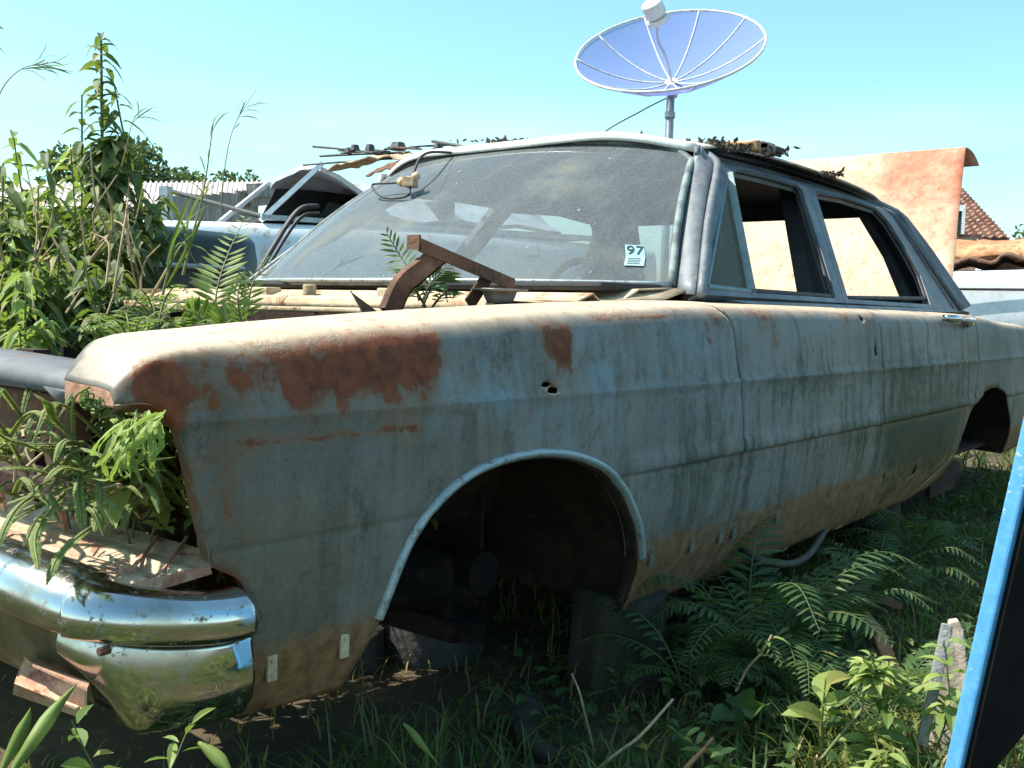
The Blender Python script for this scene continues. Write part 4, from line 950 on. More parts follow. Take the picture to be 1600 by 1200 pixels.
def shed(label, p0, p1, q0, q1, zg=GZ):
    """p0,p1 eave ends; q0,q1 ridge ends"""
    s = empty('corrugated_shed', (p0[0], p0[1], GZ), label, 'shed'); b = MB(); n = 220
    b.grid([[p0*(1-t)*(1-k)+p1*t*(1-k)+q0*(1-t)*k+q1*t*k+np.array([0, 0, .018*math.sin(t*n*1.8)]) for t in np.linspace(0, 1, n*5)] for k in np.linspace(0, 1, 4)])
    b.build('roof', mix2('fibre_cement_roof', (.46, .40, .37), (.66, .60, .56), 1.2, c=(.36, .28, .25), bump=.3, rough=.9), s, smooth=True)
    b = MB(); n_ = q0-p0; n_[2] = 0; n_ /= np.linalg.norm(n_); b.poly([p0*[1, 1, 0]+n_*.3+[0, 0, GZ], p1*[1, 1, 0]+n_*.3+[0, 0, GZ], p1+n_*.3, p0+n_*.3], n_, 3); b.build('wall', gbm, s)
    return s
shed('long shed with a pale corrugated roof beyond the board wall', far(-140, 330, 15), far(412, 316, 15), far(-120, 288, 19), far(415, 283, 19))
# thin dark pole leaning in front
b = MB(); b.tube(spline([far(270, 299, 8.5), far(350, 322, 7.6), far(446, 348, 6.9)], 10), [.018]*10, 6); tag(b.build('bar', MT['black'], smooth=True), 'thin dark bar leaning across the board wall towards the pale blue car', 'bar')
# black curved door seal lying at the left edge of the windshield
b = MB(); sp_ = spline([far(496, 322, 4.6), far(470, 326, 4.55), far(445, 356, 4.5), (far(400, 430, 4.35))], 24)
b.tube(sp_, .016, 8, flat=.7); b.tube([p_+np.array([.02, .01, -.03]) for p_ in sp_], .008, 8)
tag(b.build('door_seal', MT['black'], smooth=True), 'curved black rubber door seal standing beside the left end of the windshield', 'rubber seal')

# ------------------------------------------------------------------ leaning blue car door, close on the right
dr_ = empty('loose_car_door', (1.0, -1.66, GZ), 'loose car door with blue painted edge and black inner side, leaning at the right', 'car door')
eT = far(1655, 560, 1.55); eB = far(1504, 1225, 1.55)
dn = (eT-eB); dn /= np.linalg.norm(dn)
into = np.array([.96, -.28, 0.05]); into -= dn*(into@dn); into /= np.linalg.norm(into)      # across the door, away from its edge
thk = np.cross(dn, into); thk = thk if thk@(CAM-eB) < 0 else -thk
Ld = np.linalg.norm(eT-eB)
def dpt(s, t): return eB+dn*s+into*t
outl = [dpt(.10, 0), dpt(Ld+.35, 0), dpt(Ld+.38, .06), dpt(Ld+.40, .95), dpt(.15, 1.0), dpt(.06, .90), dpt(.07, .10)]
outl = [dpt(-.03, .0), dpt(.25, .0), dpt(.6, .002), dpt(Ld+.30, .0), dpt(Ld+.34, .06), dpt(Ld+.36, .95), dpt(.12, 1.0), dpt(.055, .60), dpt(.05, .16), dpt(-.02, .06)]
bluem = M('blue_door_paint'); n = bluem.noise(30, 6, rough=.75); n2 = bluem.noise(8, 6, (1, 1, 2), rough=.8, off=(3, 1, 2))
c_ = bluem.mix(bluem.step(n, .35, .65), (.07, .27, .56), (.12, .36, .64)); c_ = bluem.mix(bluem.step(n2, .63, .66), c_, (.55, .55, .52)); c_ = bluem.mix(bluem.step(n2, .69, .71), c_, (.16, .07, .04)); bluem.bump(n2, .3, .004); bluem.fin(c_, .35)
b = MB(); rows = []
ed = [(0, .004), (-.006, .012), (-.006, .034), (0, .042), (.012, .046)]
b.poly([p_+thk*.008 for p_ in outl], thk, .024)
b.build('door_skin', bluem.m, dr_, bevel=.004)
b = MB(); ins = [p_+into*.004 if abs((p_-eB)@into) < .02 else p_ for p_ in outl]
b.poly([p_+(np.array(eB+dn*.9+into*.45)-p_)*.012 for p_ in ins], thk, .007)
b.build('inner_trim', mix2('black_inner_trim', (.004, .004, .0045), (.008, .008, .008), 7, c=(.012, .007, .005), bump=.2, rough=.9, spec=.15), dr_)
b = MB(); b.tube([dpt(.5, .045)-thk*.004, dpt(Ld+.2, .045)-thk*.004], .005, 6); b.build('weather_strip', MT['black'], dr_)
# ------------------------------------------------------------------ clutter on the roof
bm_ = mix2('dark_steel', (.05, .05, .05), (.12, .11, .10), 15, c=(.20, .12, .07), bump=.3, rough=.6, metal=.3)
def rodpx(p0, p1, r, label, cat='rod', m=bm_, n0=8, name='metal_rod', flat=1.0, grp=None):
    b = MB(); b.tube([p0, p0*.5+p1*.5+np.array([0, 0, .002]), p1], r, n0, flat=flat)
    return tag(b.build(name, m, smooth=True), label, cat, grp)
def rx(px, py, x): return onx(px, py, x)
rodpx(rx(489, 229, 2.35), rx(560, 236, 2.35), .005, 'upper thin dark rod sticking out from the roof clutter', grp='rods on the roof')
rodpx(rx(500, 244, 2.30), rx(640, 238, 2.30), .005, 'middle thin dark rod sticking out from the roof clutter', grp='rods on the roof')
rodpx(rx(474, 258, 2.22), rx(640, 246, 2.2), .004, 'lowest and thinnest dark rod pointing left off the roof', grp='rods on the roof')
rodpx(rx(677, 221, 2.5), rx(745, 234, 2.4), .011, 'thick grey bar resting tilted on the roof clutter', cat='bar', name='metal_bar', flat=.6)
def mech(px0, px1, py0, py1, x, label, seed, n=7):
    rs = random.Random(seed); b = MB()
    for k in range(n):
        a = rs.uniform(px0, px1); c = min(px1, a+rs.uniform(20, 50)); y0 = rs.uniform(py0, py1); y1 = y0+rs.uniform(-3, 5)
        b.bar(rx(a, y0, x+rs.uniform(-.1, .1)), rx(c, y1, x+rs.uniform(-.1, .1)), rs.uniform(.015, .035), .006)
    for k in range(4):
        q_ = rx(rs.uniform(px0, px1), rs.uniform(py0-2, py1), x); b.tube([q_-np.array([0, 0, .012]), q_+np.array([0, 0, .012])], [.022, .016], 6)
    return tag(b.build('window_regulator', bm_, bevel=.001), label, 'car part', 'loose car parts on the roof')
mech(530, 610, 232, 244, 2.35, 'dark slotted window mechanism at the left end of the roof clutter', 3, 12)
mech(590, 720, 228, 246, 2.30, 'larger heap of dark car mechanisms on the middle of the roof clutter', 5, 26)
b = MB(); b.tube([rx(622, 234, 2.4), rx(622, 223, 2.4)], [.035, .026], 8); tag(b.build('octagonal_nut', bm_), 'small eight sided metal cap on top of the roof clutter', 'cap')
def scrap(pts, x, dx, label, m, seed=1, name='rusty_sheet', th=.004, amp=.02, cat='sheet metal', grp=None):
    """crumpled strip between an upper and a lower row of points"""
    b = MB(); n = 18; up_ = spline([rx(a, c, x) for a, c in pts], n); rows = []
    for j in range(5):
        rows.append([p_+np.array([-dx*j/4, 0, -.035*j/4+amp*noise.noise(Vector((i*.55, j*.7, seed)))]) for i, p_ in enumerate(up_)])
    b.grid(rows); return tag(b.build(name, m, solid=th), label, cat, grp)
scrap([(560, 262), (600, 247), (640, 240), (690, 243)], 2.25, .18, 'tan crumpled sheet metal flap on the front left of the roof', MT['tan'], 3, amp=.016)
scrap([(590, 262), (620, 252), (660, 247), (700, 242)], 2.08, .06, 'dark bent metal strip over the windshield header', MT['rust'], 8, amp=.014)
scrap([(640, 240), (700, 236), (760, 231), (800, 229)], 2.3, .1, 'long thin brown sheet lying along the roof top', MT['pinkrust'], 5, amp=.012)
def clump(px, py, x, sx, sz, label, seed, n=60, m=None):
    rs = random.Random(seed); b = MB()
    for k in range(n):
        q_ = rx(px+rs.gauss(0, sx), py-abs(rs.gauss(0, sz)), x+rs.uniform(-.08, .08)); d = np.array([rs.gauss(0, 1), rs.gauss(0, 1), rs.gauss(0, .7)]); d /= np.linalg.norm(d); s = rs.uniform(.006, .018); e = np.cross(d, [rs.random(), .3, 1]); e /= np.linalg.norm(e)
        b.add([q_-d*s, q_+e*s*.5, q_+d*s, q_-e*s*.5, q_+np.cross(d, e)*s*.3], [(0, 1, 4), (1, 2, 4), (2, 3, 4), (3, 0, 4)])
    return tag(b.build('dead_leaf_pile', m or MT['litter'], fix=False), label, 'leaf litter')
MT['litter'] = mix2('leaf_litter', (.045, .04, .035), (.10, .08, .055), 40, c=(.18, .12, .07), bump=0, rough=.9)
clump(1115, 236, 2.2, 22, 7, 'dark heap of dead leaves over the corner of the windshield and front door', 11, 380)
clump(1195, 242, 2.5, 16, 6, 'heap of dark dead leaves on the roof edge above the front door', 12, 200)
clump(1000, 217, 2.1, 8, 2.5, 'tiny sprig of dry leaves on the roof below the dish pole', 13, 30)
clump(860, 221, 2.1, 60, 2, 'thin line of dry leaf crumbs along the roof front', 14, 160)
clump(1300, 275, 2.9, 8, 4, 'few dry leaves on the roof edge above the rear door', 15, 50)
b = MB(); q0, q1 = rx(1128, 226, 2.3), rx(1180, 226, 2.3); b.bar(q0, q1, .05, .014); b.tube([q1-np.array([0, 0, .02]), q1+np.array([0, 0, .012])], .018, 8)
tag(b.build('broken_bracket', MT['orust'], bevel=.004), 'orange rusty broken bracket lying on the roof edge', 'bracket')
b = MB(); b.box(rx(1205, 233, 2.45), (.05, .06, .03), Matrix.Rotation(.4, 3, 'X')); b.box(rx(1199, 229, 2.45), (.05, .03, .02)); tag(b.build('plastic_clip', MT['black'], bevel=.003), 'small black plastic clip lying on the roof edge', 'clip')
# wire with a connector hanging over the windshield
def wsn(px, py):
    best = min(((u, t) for u in np.linspace(-.2, 1, 61) for t in np.linspace(.2, 1, 60)), key=lambda q_: proj_err(wsp(*q_), px, py)); return wsp(*best)
cn = wsn(648, 302)+np.array([-.02, 0, .03])
wp_ = [rx(815, 230, 2.05)+[0, 0, .005], rx(770, 226, 2.0)+[0, 0, .0], rx(720, 238, 1.93), wsn(680, 270)+np.array([-.05, 0, .05]), cn]
b = MB(); b.tube(spline(wp_, 40), .0042, 6); lp = spline([cn, wsn(615, 303)+np.array([-.02, 0, .03]), wsn(593, 306)+np.array([-.03, 0, .03]), wsn(600, 313)+np.array([-.006, 0, .008]), wsn(640, 312)+np.array([-.01, 0, .01]), cn], 30)
b.tube(lp, .0036, 6)
wr = b.build('hanging_wire', MT['black'], smooth=True); tag(wr, 'black wire looping down from the roof over the windshield', 'wire')
b = MB(); b.box(cn, (.05, .035, .03), Matrix.Rotation(.5, 3, 'Z')); b.tube([cn+np.array([-.01, -.02, .01]), cn+np.array([.0, -.035, .02])], .012, 8); b.tube([cn+np.array([.0, .03, .0]), cn+np.array([.0, .045, .005])], .014, 8)
b.build('connector', MT['tan'], wr, bevel=.003)
# metal bowl on the fender
bp = np.array([1.015, -.745, ztop(1.0)+.004]); b = MB()
b.grid([[bp+np.array([r*math.cos(a), r*math.sin(a), z]) for a in np.linspace(0, 2*math.pi, 33)] for r, z in [(.001, 0), (.024, 0), (.030, .010), (.034, .022), (.055, .025), (.056, .028), (.034, .027), (.026, .010), (.001, .008)]])
tag(b.build('metal_cup', mix2('grey_cup', (.16, .17, .17), (.28, .28, .27), 20, c=(.2, .12, .07), bump=.2, rough=.5, metal=.4), smooth=True), 'small round grey metal cup with a rim resting on the fender below the bent hinge', 'cup')
# ------------------------------------------------------------------ things on the ground
wood = mix2('old_stump', (.03, .026, .02), (.06, .052, .042), 14, st=(1, 1, .25), c=(.05, .07, .03), bump=1.0, bd=.02, rough=1.)
sc_ = np.array([1.30, -.86]); b = MB()
def lump(b, c, r, h, n=26, rows=10, seed=1, z0=GZ-.03, top=True, amp=.12):
    P = []
    for j in range(rows):
        t = j/(rows-1); P.append([np.array([c[0]+r*(1+amp*noise.noise(Vector((math.cos(a)*2, math.sin(a)*2, seed+t*.7)))+.03*math.sin(a*9+seed))*math.cos(a)*(1-.05*t), c[1]+r*(1+amp*noise.noise(Vector((math.cos(a)*2, math.sin(a)*2, seed+9+t)))+.03*math.sin(a*9+seed))*math.sin(a)*(1-.05*t), z0+h*t]) for a in np.linspace(0, 2*math.pi, n)])
    P.append([np.array([c[0], c[1], z0+h]) for _ in range(n)]); b.grid(P)
lump(b, sc_, .105, .235, seed=3); tag(b.build('wood_stump', wood, smooth=True), 'upright wood stump propping up the car behind the front wheel arch', 'stump')
b = MB(); lump(b, (3.0, -.80), .11, .235, seed=6); tag(b.build('wood_stump', wood, smooth=True), 'second wood stump under the car near the rear wheel', 'stump')
b = MB(); rp_ = [ongr(825, 1105, .12), ongr(818, 1130, .11), ongr(830, 1160, .10), ongr(880, 1190, .10)]; b.tube(spline(rp_, 24), [.028-.0006*i for i in range(24)], 10); tag(b.build('dead_root', wood, smooth=True), 'bent grey dead root lying below the empty wheel arch', 'root')
b = MB(); hp1 = spline([ony(1290, 828, -.93), ony(1262, 868, -1.0), ony(1225, 882, -1.03), ony(1180, 872, -1.0), ony(1150, 850, -.93)], 40); b.tube(hp1, .009, 8)
tag(b.build('ribbed_hose', mix2('grey_hose', (.04, .038, .03), (.08, .07, .055), 30, bump=.5), smooth=True), 'grey hose hanging in a loop below the rocker panel', 'hose')
def rbar(p0, p1, wd, th, label, m=None, cat='scrap metal', name='rusty_strip'):
    b = MB(); p0, p1 = np.array(p0), np.array(p1); mid_ = (p0+p1)/2+np.array([0, 0, .02]); b.bar(p0, mid_, wd, th); b.bar(mid_-(p1-mid_)*.02, p1, wd*.9, th); return tag(b.build(name, m or MT['rust'], bevel=.002), label, cat)
rbar(ongr(1300, 930, .2), ongr(1400, 945, .16), .05, .02, 'reddish rusty strip in the grass right of the fern', MT['rust'])
rbar(ongr(1345, 960, .16), ongr(1400, 1060, .10), .035, .02, 'long rusty bar slanting down through the dark grass', MT['orust'])
b = MB(); cc = ongr(1338, 1078, .10); b.tube([cc+np.array([.06*math.cos(a), .06*math.sin(a), .02+.01*math.sin(a*2)]) for a in np.linspace(0, 6.2, 24)], .012, 8); tag(b.build('rusty_ring', MT['orust'], smooth=True), 'rusty ring lying on the ground by the ferns', 'ring')
pk = empty('broken_plank', tuple(ongr(1470, 1190, GZ)), 'grey weathered broken plank standing beside the blue car door', 'plank')
b = MB(); k0, k1 = far(1440, 1165, 1.80), far(1480, 975, 1.86); b.bar(k0, k1, .018, .022, up=(1, .3, 0)); b.build('grey_board', mix2('grey_plank', (.16, .16, .16), (.27, .27, .26), 30, st=(1, 1, .1), bump=.6, c=(.35, .28, .2)), pk, bevel=.002)
b = MB(); b.poly([far(1448, 1180, 1.86), far(1484, 972, 1.90), far(1498, 970, 1.90), far(1506, 985, 1.90), far(1526, 1190, 1.88)], (.9, .4, 0), .02); b.build('tan_board', mix2('tan_plank', (.42, .33, .24), (.58, .47, .36), 9, bump=.5, c=(.25, .16, .1)), pk, bevel=.002)
b = MB()
for k, (x, y, s) in enumerate([(1.18, -.42, .16), (.98, -.36, .10)]):
    b = MB(); lump(b, (x, y), s*.8, s, seed=20+k, rows=7, z0=GZ-.02); tag(b.build('rock', mix2('dark_rock%d' % k, (.03, .03, .03), (.07, .065, .06), 9, bump=.6), smooth=True), ['large dark rock under the front of the car', 'smaller dark rock under the front of the car'][k], 'rock')
# ------------------------------------------------------------------ vegetation
def leafmat(name, c1, c2, tr=.35, rough=.5):
    m = M(name); a = m.attr('tone'); s = m.n('ShaderNodeSeparateColor'); m.l(a.outputs['Color'], s.inputs[0])
    c = m.mix(s.outputs[0], c1, c2); c = m.mix(m.step(s.outputs[1], .5, 1, 0, 1), c, (.34, .26, .08)); c = m.mix(.35, c, m.mix(m.noise(25, 4), (.3, .3, .3), (.7, .7, .7)), 'OVERLAY')
    m.fin(c, rough, 0, .35); t = m.n('ShaderNodeBsdfTranslucent'); c2_ = m.mix(.6, c, (.30, .45, .04), 'MIX'); m.l(c2_, t.inputs[0])
    x = m.n('ShaderNodeMixShader'); x.inputs[0].default_value = tr; m.l(m.b.outputs[0], x.inputs[1]); m.l(t.outputs[0], x.inputs[2]); m.l(x.outputs[0], m.out.inputs[0]); return m.m
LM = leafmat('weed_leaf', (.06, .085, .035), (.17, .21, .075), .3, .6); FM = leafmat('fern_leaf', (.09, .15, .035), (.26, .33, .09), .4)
DF = leafmat('fern_leaf_shade_tint', (.028, .065, .020), (.065, .115, .034), .25); GM = leafmat('grass_blade', (.035, .07, .02), (.11, .16, .045), .3)  # DF is a darker copy of the fern leaf, shade put into its colour
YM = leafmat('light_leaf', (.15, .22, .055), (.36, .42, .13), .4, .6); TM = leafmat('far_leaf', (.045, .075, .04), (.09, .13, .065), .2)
SM2 = mix2('stem_shade_tint', (.04, .06, .02), (.08, .09, .035), 9, bump=0, rough=.7)  # darker stem copy for DF ferns, their shade put into the colour
SM = mix2('green_stem', (.10, .12, .04), (.18, .17, .07), 9, bump=0, rough=.7); DS = mix2('dry_stem', (.28, .20, .11), (.42, .32, .18), 14, bump=0, rough=.8)
BK = mix2('bark', (.07, .05, .035), (.14, .10, .07), 9, bump=.5, rough=.9)
def nrm(v): v = np.asarray(v, float); return v/(np.linalg.norm(v)+1e-9)
def leaf(b, p, d, up, L, W, rs, droop=.3, fold=.25, dry=0.0, segs=3):
    """pointed folded leaf: 2 faces per segment"""
    d = nrm(d); s = nrm(np.cross(d, up)); u = np.cross(s, d); V = []; tn = (min(1, max(0, rs.gauss(.5, .28))), (rs.uniform(.5, 1) if rs.random() < dry else rs.uniform(0, .4)), 0)
    for k in range(segs+1):
        t = k/segs; w_ = W*(.10+.90*math.sin(min(1, t*1.25)*math.pi/1.25*1.0)**.8)*(1 if t < 1 else 0) if 0 < t < 1 else (W*.12 if t == 0 else 0)
        c = p+d*L*t-u*droop*L*t*t-np.array([0, 0, droop*L*t*t*.5])
        V += [c-s*w_*.5+u*w_*fold, c, c+s*w_*.5+u*w_*fold]
    F = []
    for k in range(segs):
        a = k*3; F += [(a, a+1, a+4, a+3), (a+1, a+2, a+5, a+4)]
    b.add(V, F, col=tn)
def rvec(rs): return nrm([rs.gauss(0, 1), rs.gauss(0, 1), rs.gauss(0, 1)])
def stemline(b, pts, r0, r1): b.tube(pts, list(np.linspace(r0, r1, len(pts))), 5, caps=False)
def weed(label, base, top, n=40, L=.07, W=.022, spread=.05, rs=None, lm=None, bend=.05, branches=3, droop=.5, dry=.06, name='weed', cat='plant', group=None, t0=.25, sr=.005, bl=.3, sm=None):
    base = np.array(base, float); top = np.array(top, float); H = np.linalg.norm(top-base)
    e = empty(name, base, label, cat, group); sb, lb = MB(), MB()
    mid = (base+top)/2+np.array([rs.gauss(0, bend), rs.gauss(0, bend), 0]); main = spline([base, mid, top], 14); stemline(sb, main, sr, sr*.35)
    lines = [(main, n, 1.0, t0)]
    for k in range(branches):
        i = rs.randint(3, 10); o = main[i]; a = rs.uniform(0, 6.28); dd = np.array([math.cos(a), math.sin(a), rs.uniform(.5, 1.3)]); l_ = H*bl*rs.uniform(.6, 1.2)*(1-i/20)
        q_ = spline([o, o+nrm(dd)*l_*.5, o+nrm(dd)*l_+np.array([0, 0, .2*l_])], 8); stemline(sb, q_, sr*.5, sr*.25); lines.append((q_, max(4, int(n*.45)), .8, .1))
    for ln, nn, sc, ts in lines:
        for k in range(nn):
            t = ts+(1-ts)*(k+rs.random()*.6)/nn; f = t*(len(ln)-1); i = min(int(f), len(ln)-2); p = ln[i]+(ln[i+1]-ln[i])*(f-i); a = k*2.4+rs.uniform(-.4, .4)
            d = np.array([math.cos(a), math.sin(a), rs.uniform(.0, .8)]); s = sc*(1.05-.45*max(0, t-.5)*2)*rs.uniform(.7, 1.2)
            leaf(lb, p+nrm(d)*.004, d+rvec(rs)*.25, (rs.gauss(0, .3), rs.gauss(0, .3), 1), L*s, W*s, rs, droop*rs.uniform(.4, 1.6), dry=dry, segs=5 if W > .035 and n < 30 else 4)
    sb.build('stem', sm or SM, e, smooth=True, fix=False); lb.build('leaves', lm or LM, e, fix=False); return e
def frond(sb, lb, pts, wmax, rs, n=22, tip=.2, ang=65, ribbon=False, droop=.15, curl=0, pw=None, upv=(0, 0, 1)):
    ln = spline(pts, n*2); stemline(sb, ln[::2], .0028, .0008)
    for k in range(2, n*2-1):
        t = k/(n*2-1)
        if t < .10: continue
        w_ = wmax*(min(1, (t-.05)/.28)**.7)*(1-max(0, (t-.3)/.7)**1.5*(1-tip)) if not ribbon else wmax*min(1, t/.15)*(1-max(0, (t-.7)/.3)**2*.8)
        tdir = nrm(ln[min(k+1, n*2-1)]-ln[k-1]); sd = np.cross(tdir, upv)
        if np.linalg.norm(sd) < .2: sd = np.cross(tdir, [1, .2, 0])
        sd = nrm(sd); up = np.cross(sd, tdir)
        for sg in (-1, 1):
            if rs.random() < .04: continue
            d = sd*sg*math.sin(rad(ang))+tdir*math.cos(rad(ang))+rvec(rs)*.08
            if k % 2 == (0 if sg > 0 else 1) or ribbon: leaf(lb, ln[k], d, up, w_*rs.uniform(.9, 1.08), pw or max(.004, w_*.17), rs, droop, fold=.12, dry=.03, segs=3 if not ribbon else 2)
def fern(label, fronds, wmax, rs, base=None, lm=None, n=20, group=None, ribbon=False, **k):
    base = np.array(base if base is not None else fronds[0][0]); e = empty('fern', base, label, 'fern', group); sb, lb = MB(), MB()
    for f in fronds: frond(sb, lb, f, wmax*rs.uniform(.85, 1.15), rs, n=n, ribbon=ribbon, **k)
    sb.build('stem', SM2 if lm is DF else SM, e, smooth=True, fix=False); lb.build('leaves', lm or FM, e, fix=False); return e
def tuft(base, n, L, rs, spread=.6):
    base = np.array(base); R = []
    for k in range(n):
        a = 6.28*k/n+rs.uniform(-.4, .4); l_ = L*rs.uniform(.7, 1.15); h = rs.uniform(.5, .95); d = np.array([math.cos(a), math.sin(a), 0])
        R.append([base, base+d*l_*.3*spread+np.array([0, 0, l_*h*.6]), base+d*l_*.75*spread+np.array([0, 0, l_*h*.85]), base+d*l_*1.1*spread+np.array([0, 0, l_*h*.70])])
    return R
rs = random.Random(5)
# --- tall weeds at the left
b = MB()
for k in range(36):
    x0, y0, d0 = rs.uniform(-20, 230), rs.uniform(330, 520), rs.uniform(2.5, 3.5); p = far(x0, y0, d0); q_ = far(x0+rs.uniform(-50, 50), y0-rs.uniform(20, 150), d0+rs.uniform(-.1, .1)); stemline(b, spline([p, (p+q_)/2+rvec(rs)*.04, q_], 7), rs.uniform(.002, .005), .0015)
tag(b.build('dry_stems', DS, smooth=True, fix=False), 'dry brown stems standing among the weeds of the left thicket', 'twigs', kind='stuff')
T = weed('tall leafy weed rising highest against the sky at the left', far(168, 470, 3.75)*[1, 1, 0]+[0, 0, .1], far(158, 52, 3.6), n=110, L=.085, W=.040, rs=rs, branches=14, bl=.09, t0=.42, sr=.011, droop=.7, bend=.03)
weed('tall weed just right of the tallest one, with drooping leaves', far(190, 470, 3.7)*[1, 1, 0]+[0, 0, .1], far(178, 130, 3.65), n=60, L=.085, W=.036, rs=rs, branches=5, t0=.35, sr=.008, bl=.16, droop=.8)
weed('tall weed just left of the tallest one, its tip lower', far(140, 470, 3.7)*[1, 1, 0]+[0, 0, .1], far(128, 148, 3.6), n=50, L=.085, W=.036, rs=rs, branches=4, t0=.4, sr=.008, bl=.16, droop=.7)
specs = [(20, 205, 3.2, 'leafy weed at the far left edge below the sky', .09, .036), (70, 240, 3.3, 'broad leaved weed second from the left edge', .10, .04), (5, 255, 2.9, 'weed cut by the left edge of the picture', .10, .04), (110, 225, 3.5, 'bushy weed under the tallest stem', .09, .034), (185, 262, 3.6, 'weed with large leaves right of the tallest stem', .11, .046), (190, 315, 3.4, 'drooping large leaved weed beside the dark green car', .11, .05), (60, 290, 3.0, 'middle weed with pale leaves in the left thicket', .09, .034), (150, 290, 3.2, 'weed with yellowing leaves in the left thicket', .09, .036), (185, 330, 3.1, 'weed leaning right in the left thicket', .09, .04), (20, 340, 2.7, 'low weed at the left edge of the thicket', .08, .03), (95, 350, 2.8, 'low pale weed in front of the left thicket', .08, .03), (130, 400, 2.6, 'low weed growing inside the engine bay', .08, .036), (40, 420, 2.5, 'low weed inside the engine bay at the left edge', .08, .03), (170, 430, 2.9, 'low weed by the far fender', .08, .034)]
for i, (px, py, d, lb_, L_, W_) in enumerate(specs):
    top = far(px, py, d); bs = far(px+rs.uniform(-20, 20), 560, d+.05)*[1, 1, 0]+[0, 0, .12]
    weed(lb_, bs, top, n=76, L=L_*.8, W=W_*.95, rs=rs, branches=11, t0=.22, bend=.05, droop=.8, dry=.22 if 'yellow' in lb_ else .10, sr=.006, bl=.30, group='weeds of the left thicket', lm=LM if i % 3 else YM)
# ivy-like low leaves over the far side of the bay and in the grille
def ground_leaves(label, boxes, n, L, W, rs, lm, name='creeping_plant', dry=.05, n_st=20, dn=(0, 0, 1)):
    e = empty(name, (boxes[0][0]+boxes[0][1])/2 if False else tuple(np.array(boxes[0][:3])), label, 'plant'); lb, sb = MB(), MB()
    for x0, y0, z0, x1, y1, z1 in boxes:
        for k in range(n):
            p = np.array([rs.uniform(x0, x1), rs.uniform(y0, y1), rs.uniform(z0, z1)]); d = rvec(rs); d[2] = abs(d[2])*.3-.1
            leaf(lb, p, d, nrm(np.array([rs.gauss(-.3, .4), rs.gauss(-.3, .4), 1])), L*rs.uniform(.6, 1.3), W*rs.uniform(.6, 1.3), rs, .3, dry=dry, segs=4)
        for k in range(n_st):
            p = np.array([rs.uniform(x0, x1), rs.uniform(y0, y1), z0-.1]); q_ = p+np.array([rs.uniform(-.08, .2), (y0+y1)/2*.0+rs.uniform(0, .2), (z1-z0)+.1]); stemline(sb, spline([p, (p+q_)/2+rvec(rs)*.06, q_], 8), .0025, .0012)
    lb.build('leaves', lm, e, fix=False); sb.build('stem', SM, e, smooth=True, fix=False); return e
ground_leaves('small leaved creeper growing between the fenders over the missing engine', [(.45, -.62, .40, .98, .50, .76)], 600, .05, .026, rs, LM, n_st=60)
ground_leaves('bright creeper crowding behind the radiator opening', [(.36, -.66, .40, .70, .30, .72)], 700, .045, .03, rs, YM, dry=.12)
ground_leaves('creeper over the far fender with pale small leaves', [(.45, .55, .60, .95, 1.15, .90)], 420, .055, .028, rs, LM, n_st=50)
ground_leaves('tangle of low leaves beyond the far fender', [(.1, 1.0, .5, 1.25, 1.6, .95)], 500, .07, .03, rs, LM, n_st=60)
# --- ferns over the engine bay (tall one by the windshield)
def PX3(*L): return [far(a, b_, d) for a, b_, d in L]
fern('tall sunlit fern frond standing left of the windshield', [PX3((335, 530, 2.35), (338, 460, 2.35), (355, 400, 2.4), (385, 335, 2.5)), PX3((325, 535, 2.3), (318, 505, 2.3), (305, 490, 2.3), (290, 485, 2.3)), PX3((338, 535, 2.3), (350, 515, 2.2), (362, 500, 2.2), (380, 500, 2.2))], .065, rs, n=22, ang=62, upv=tuple(-tow*1.0))
fern('narrow upright fern in front of the lower left corner of the windshield', [PX3((384, 525, 2.0), (388, 480, 2.0), (396, 440, 2.0), (425, 395, 2.05)), PX3((384, 525, 2.0), (374, 490, 1.98), (372, 460, 1.98), (380, 425, 1.98))], .040, rs, n=14, ang=55, upv=(-.7, -.7, .1))
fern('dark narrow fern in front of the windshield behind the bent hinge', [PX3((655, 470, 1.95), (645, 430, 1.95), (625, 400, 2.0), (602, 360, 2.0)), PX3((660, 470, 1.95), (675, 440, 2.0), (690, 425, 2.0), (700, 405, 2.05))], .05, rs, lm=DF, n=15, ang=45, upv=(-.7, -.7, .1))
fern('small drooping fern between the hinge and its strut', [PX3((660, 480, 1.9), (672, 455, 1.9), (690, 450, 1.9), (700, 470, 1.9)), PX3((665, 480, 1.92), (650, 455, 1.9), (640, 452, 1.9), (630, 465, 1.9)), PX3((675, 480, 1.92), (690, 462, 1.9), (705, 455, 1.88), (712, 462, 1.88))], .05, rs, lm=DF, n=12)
for k, (px, py, d, l_) in enumerate([(205, 520, 2.2, .14), (245, 480, 2.5, .15), (290, 510, 2.1, .10), (170, 520, 2.3, .14), (505, 492, 1.8, .045)]):
    bs = far(px, py+40, d); fern(['pale fern tuft behind the fender nose', 'fern tuft at the foot of the dark green car', 'little fern tuft left of the tall frond', 'fern tuft at the left of the engine bay', 'tiny fern sprouting behind the fender crown'][k], tuft(bs, 8, l_, rs), l_*.26, rs, base=bs, n=13)
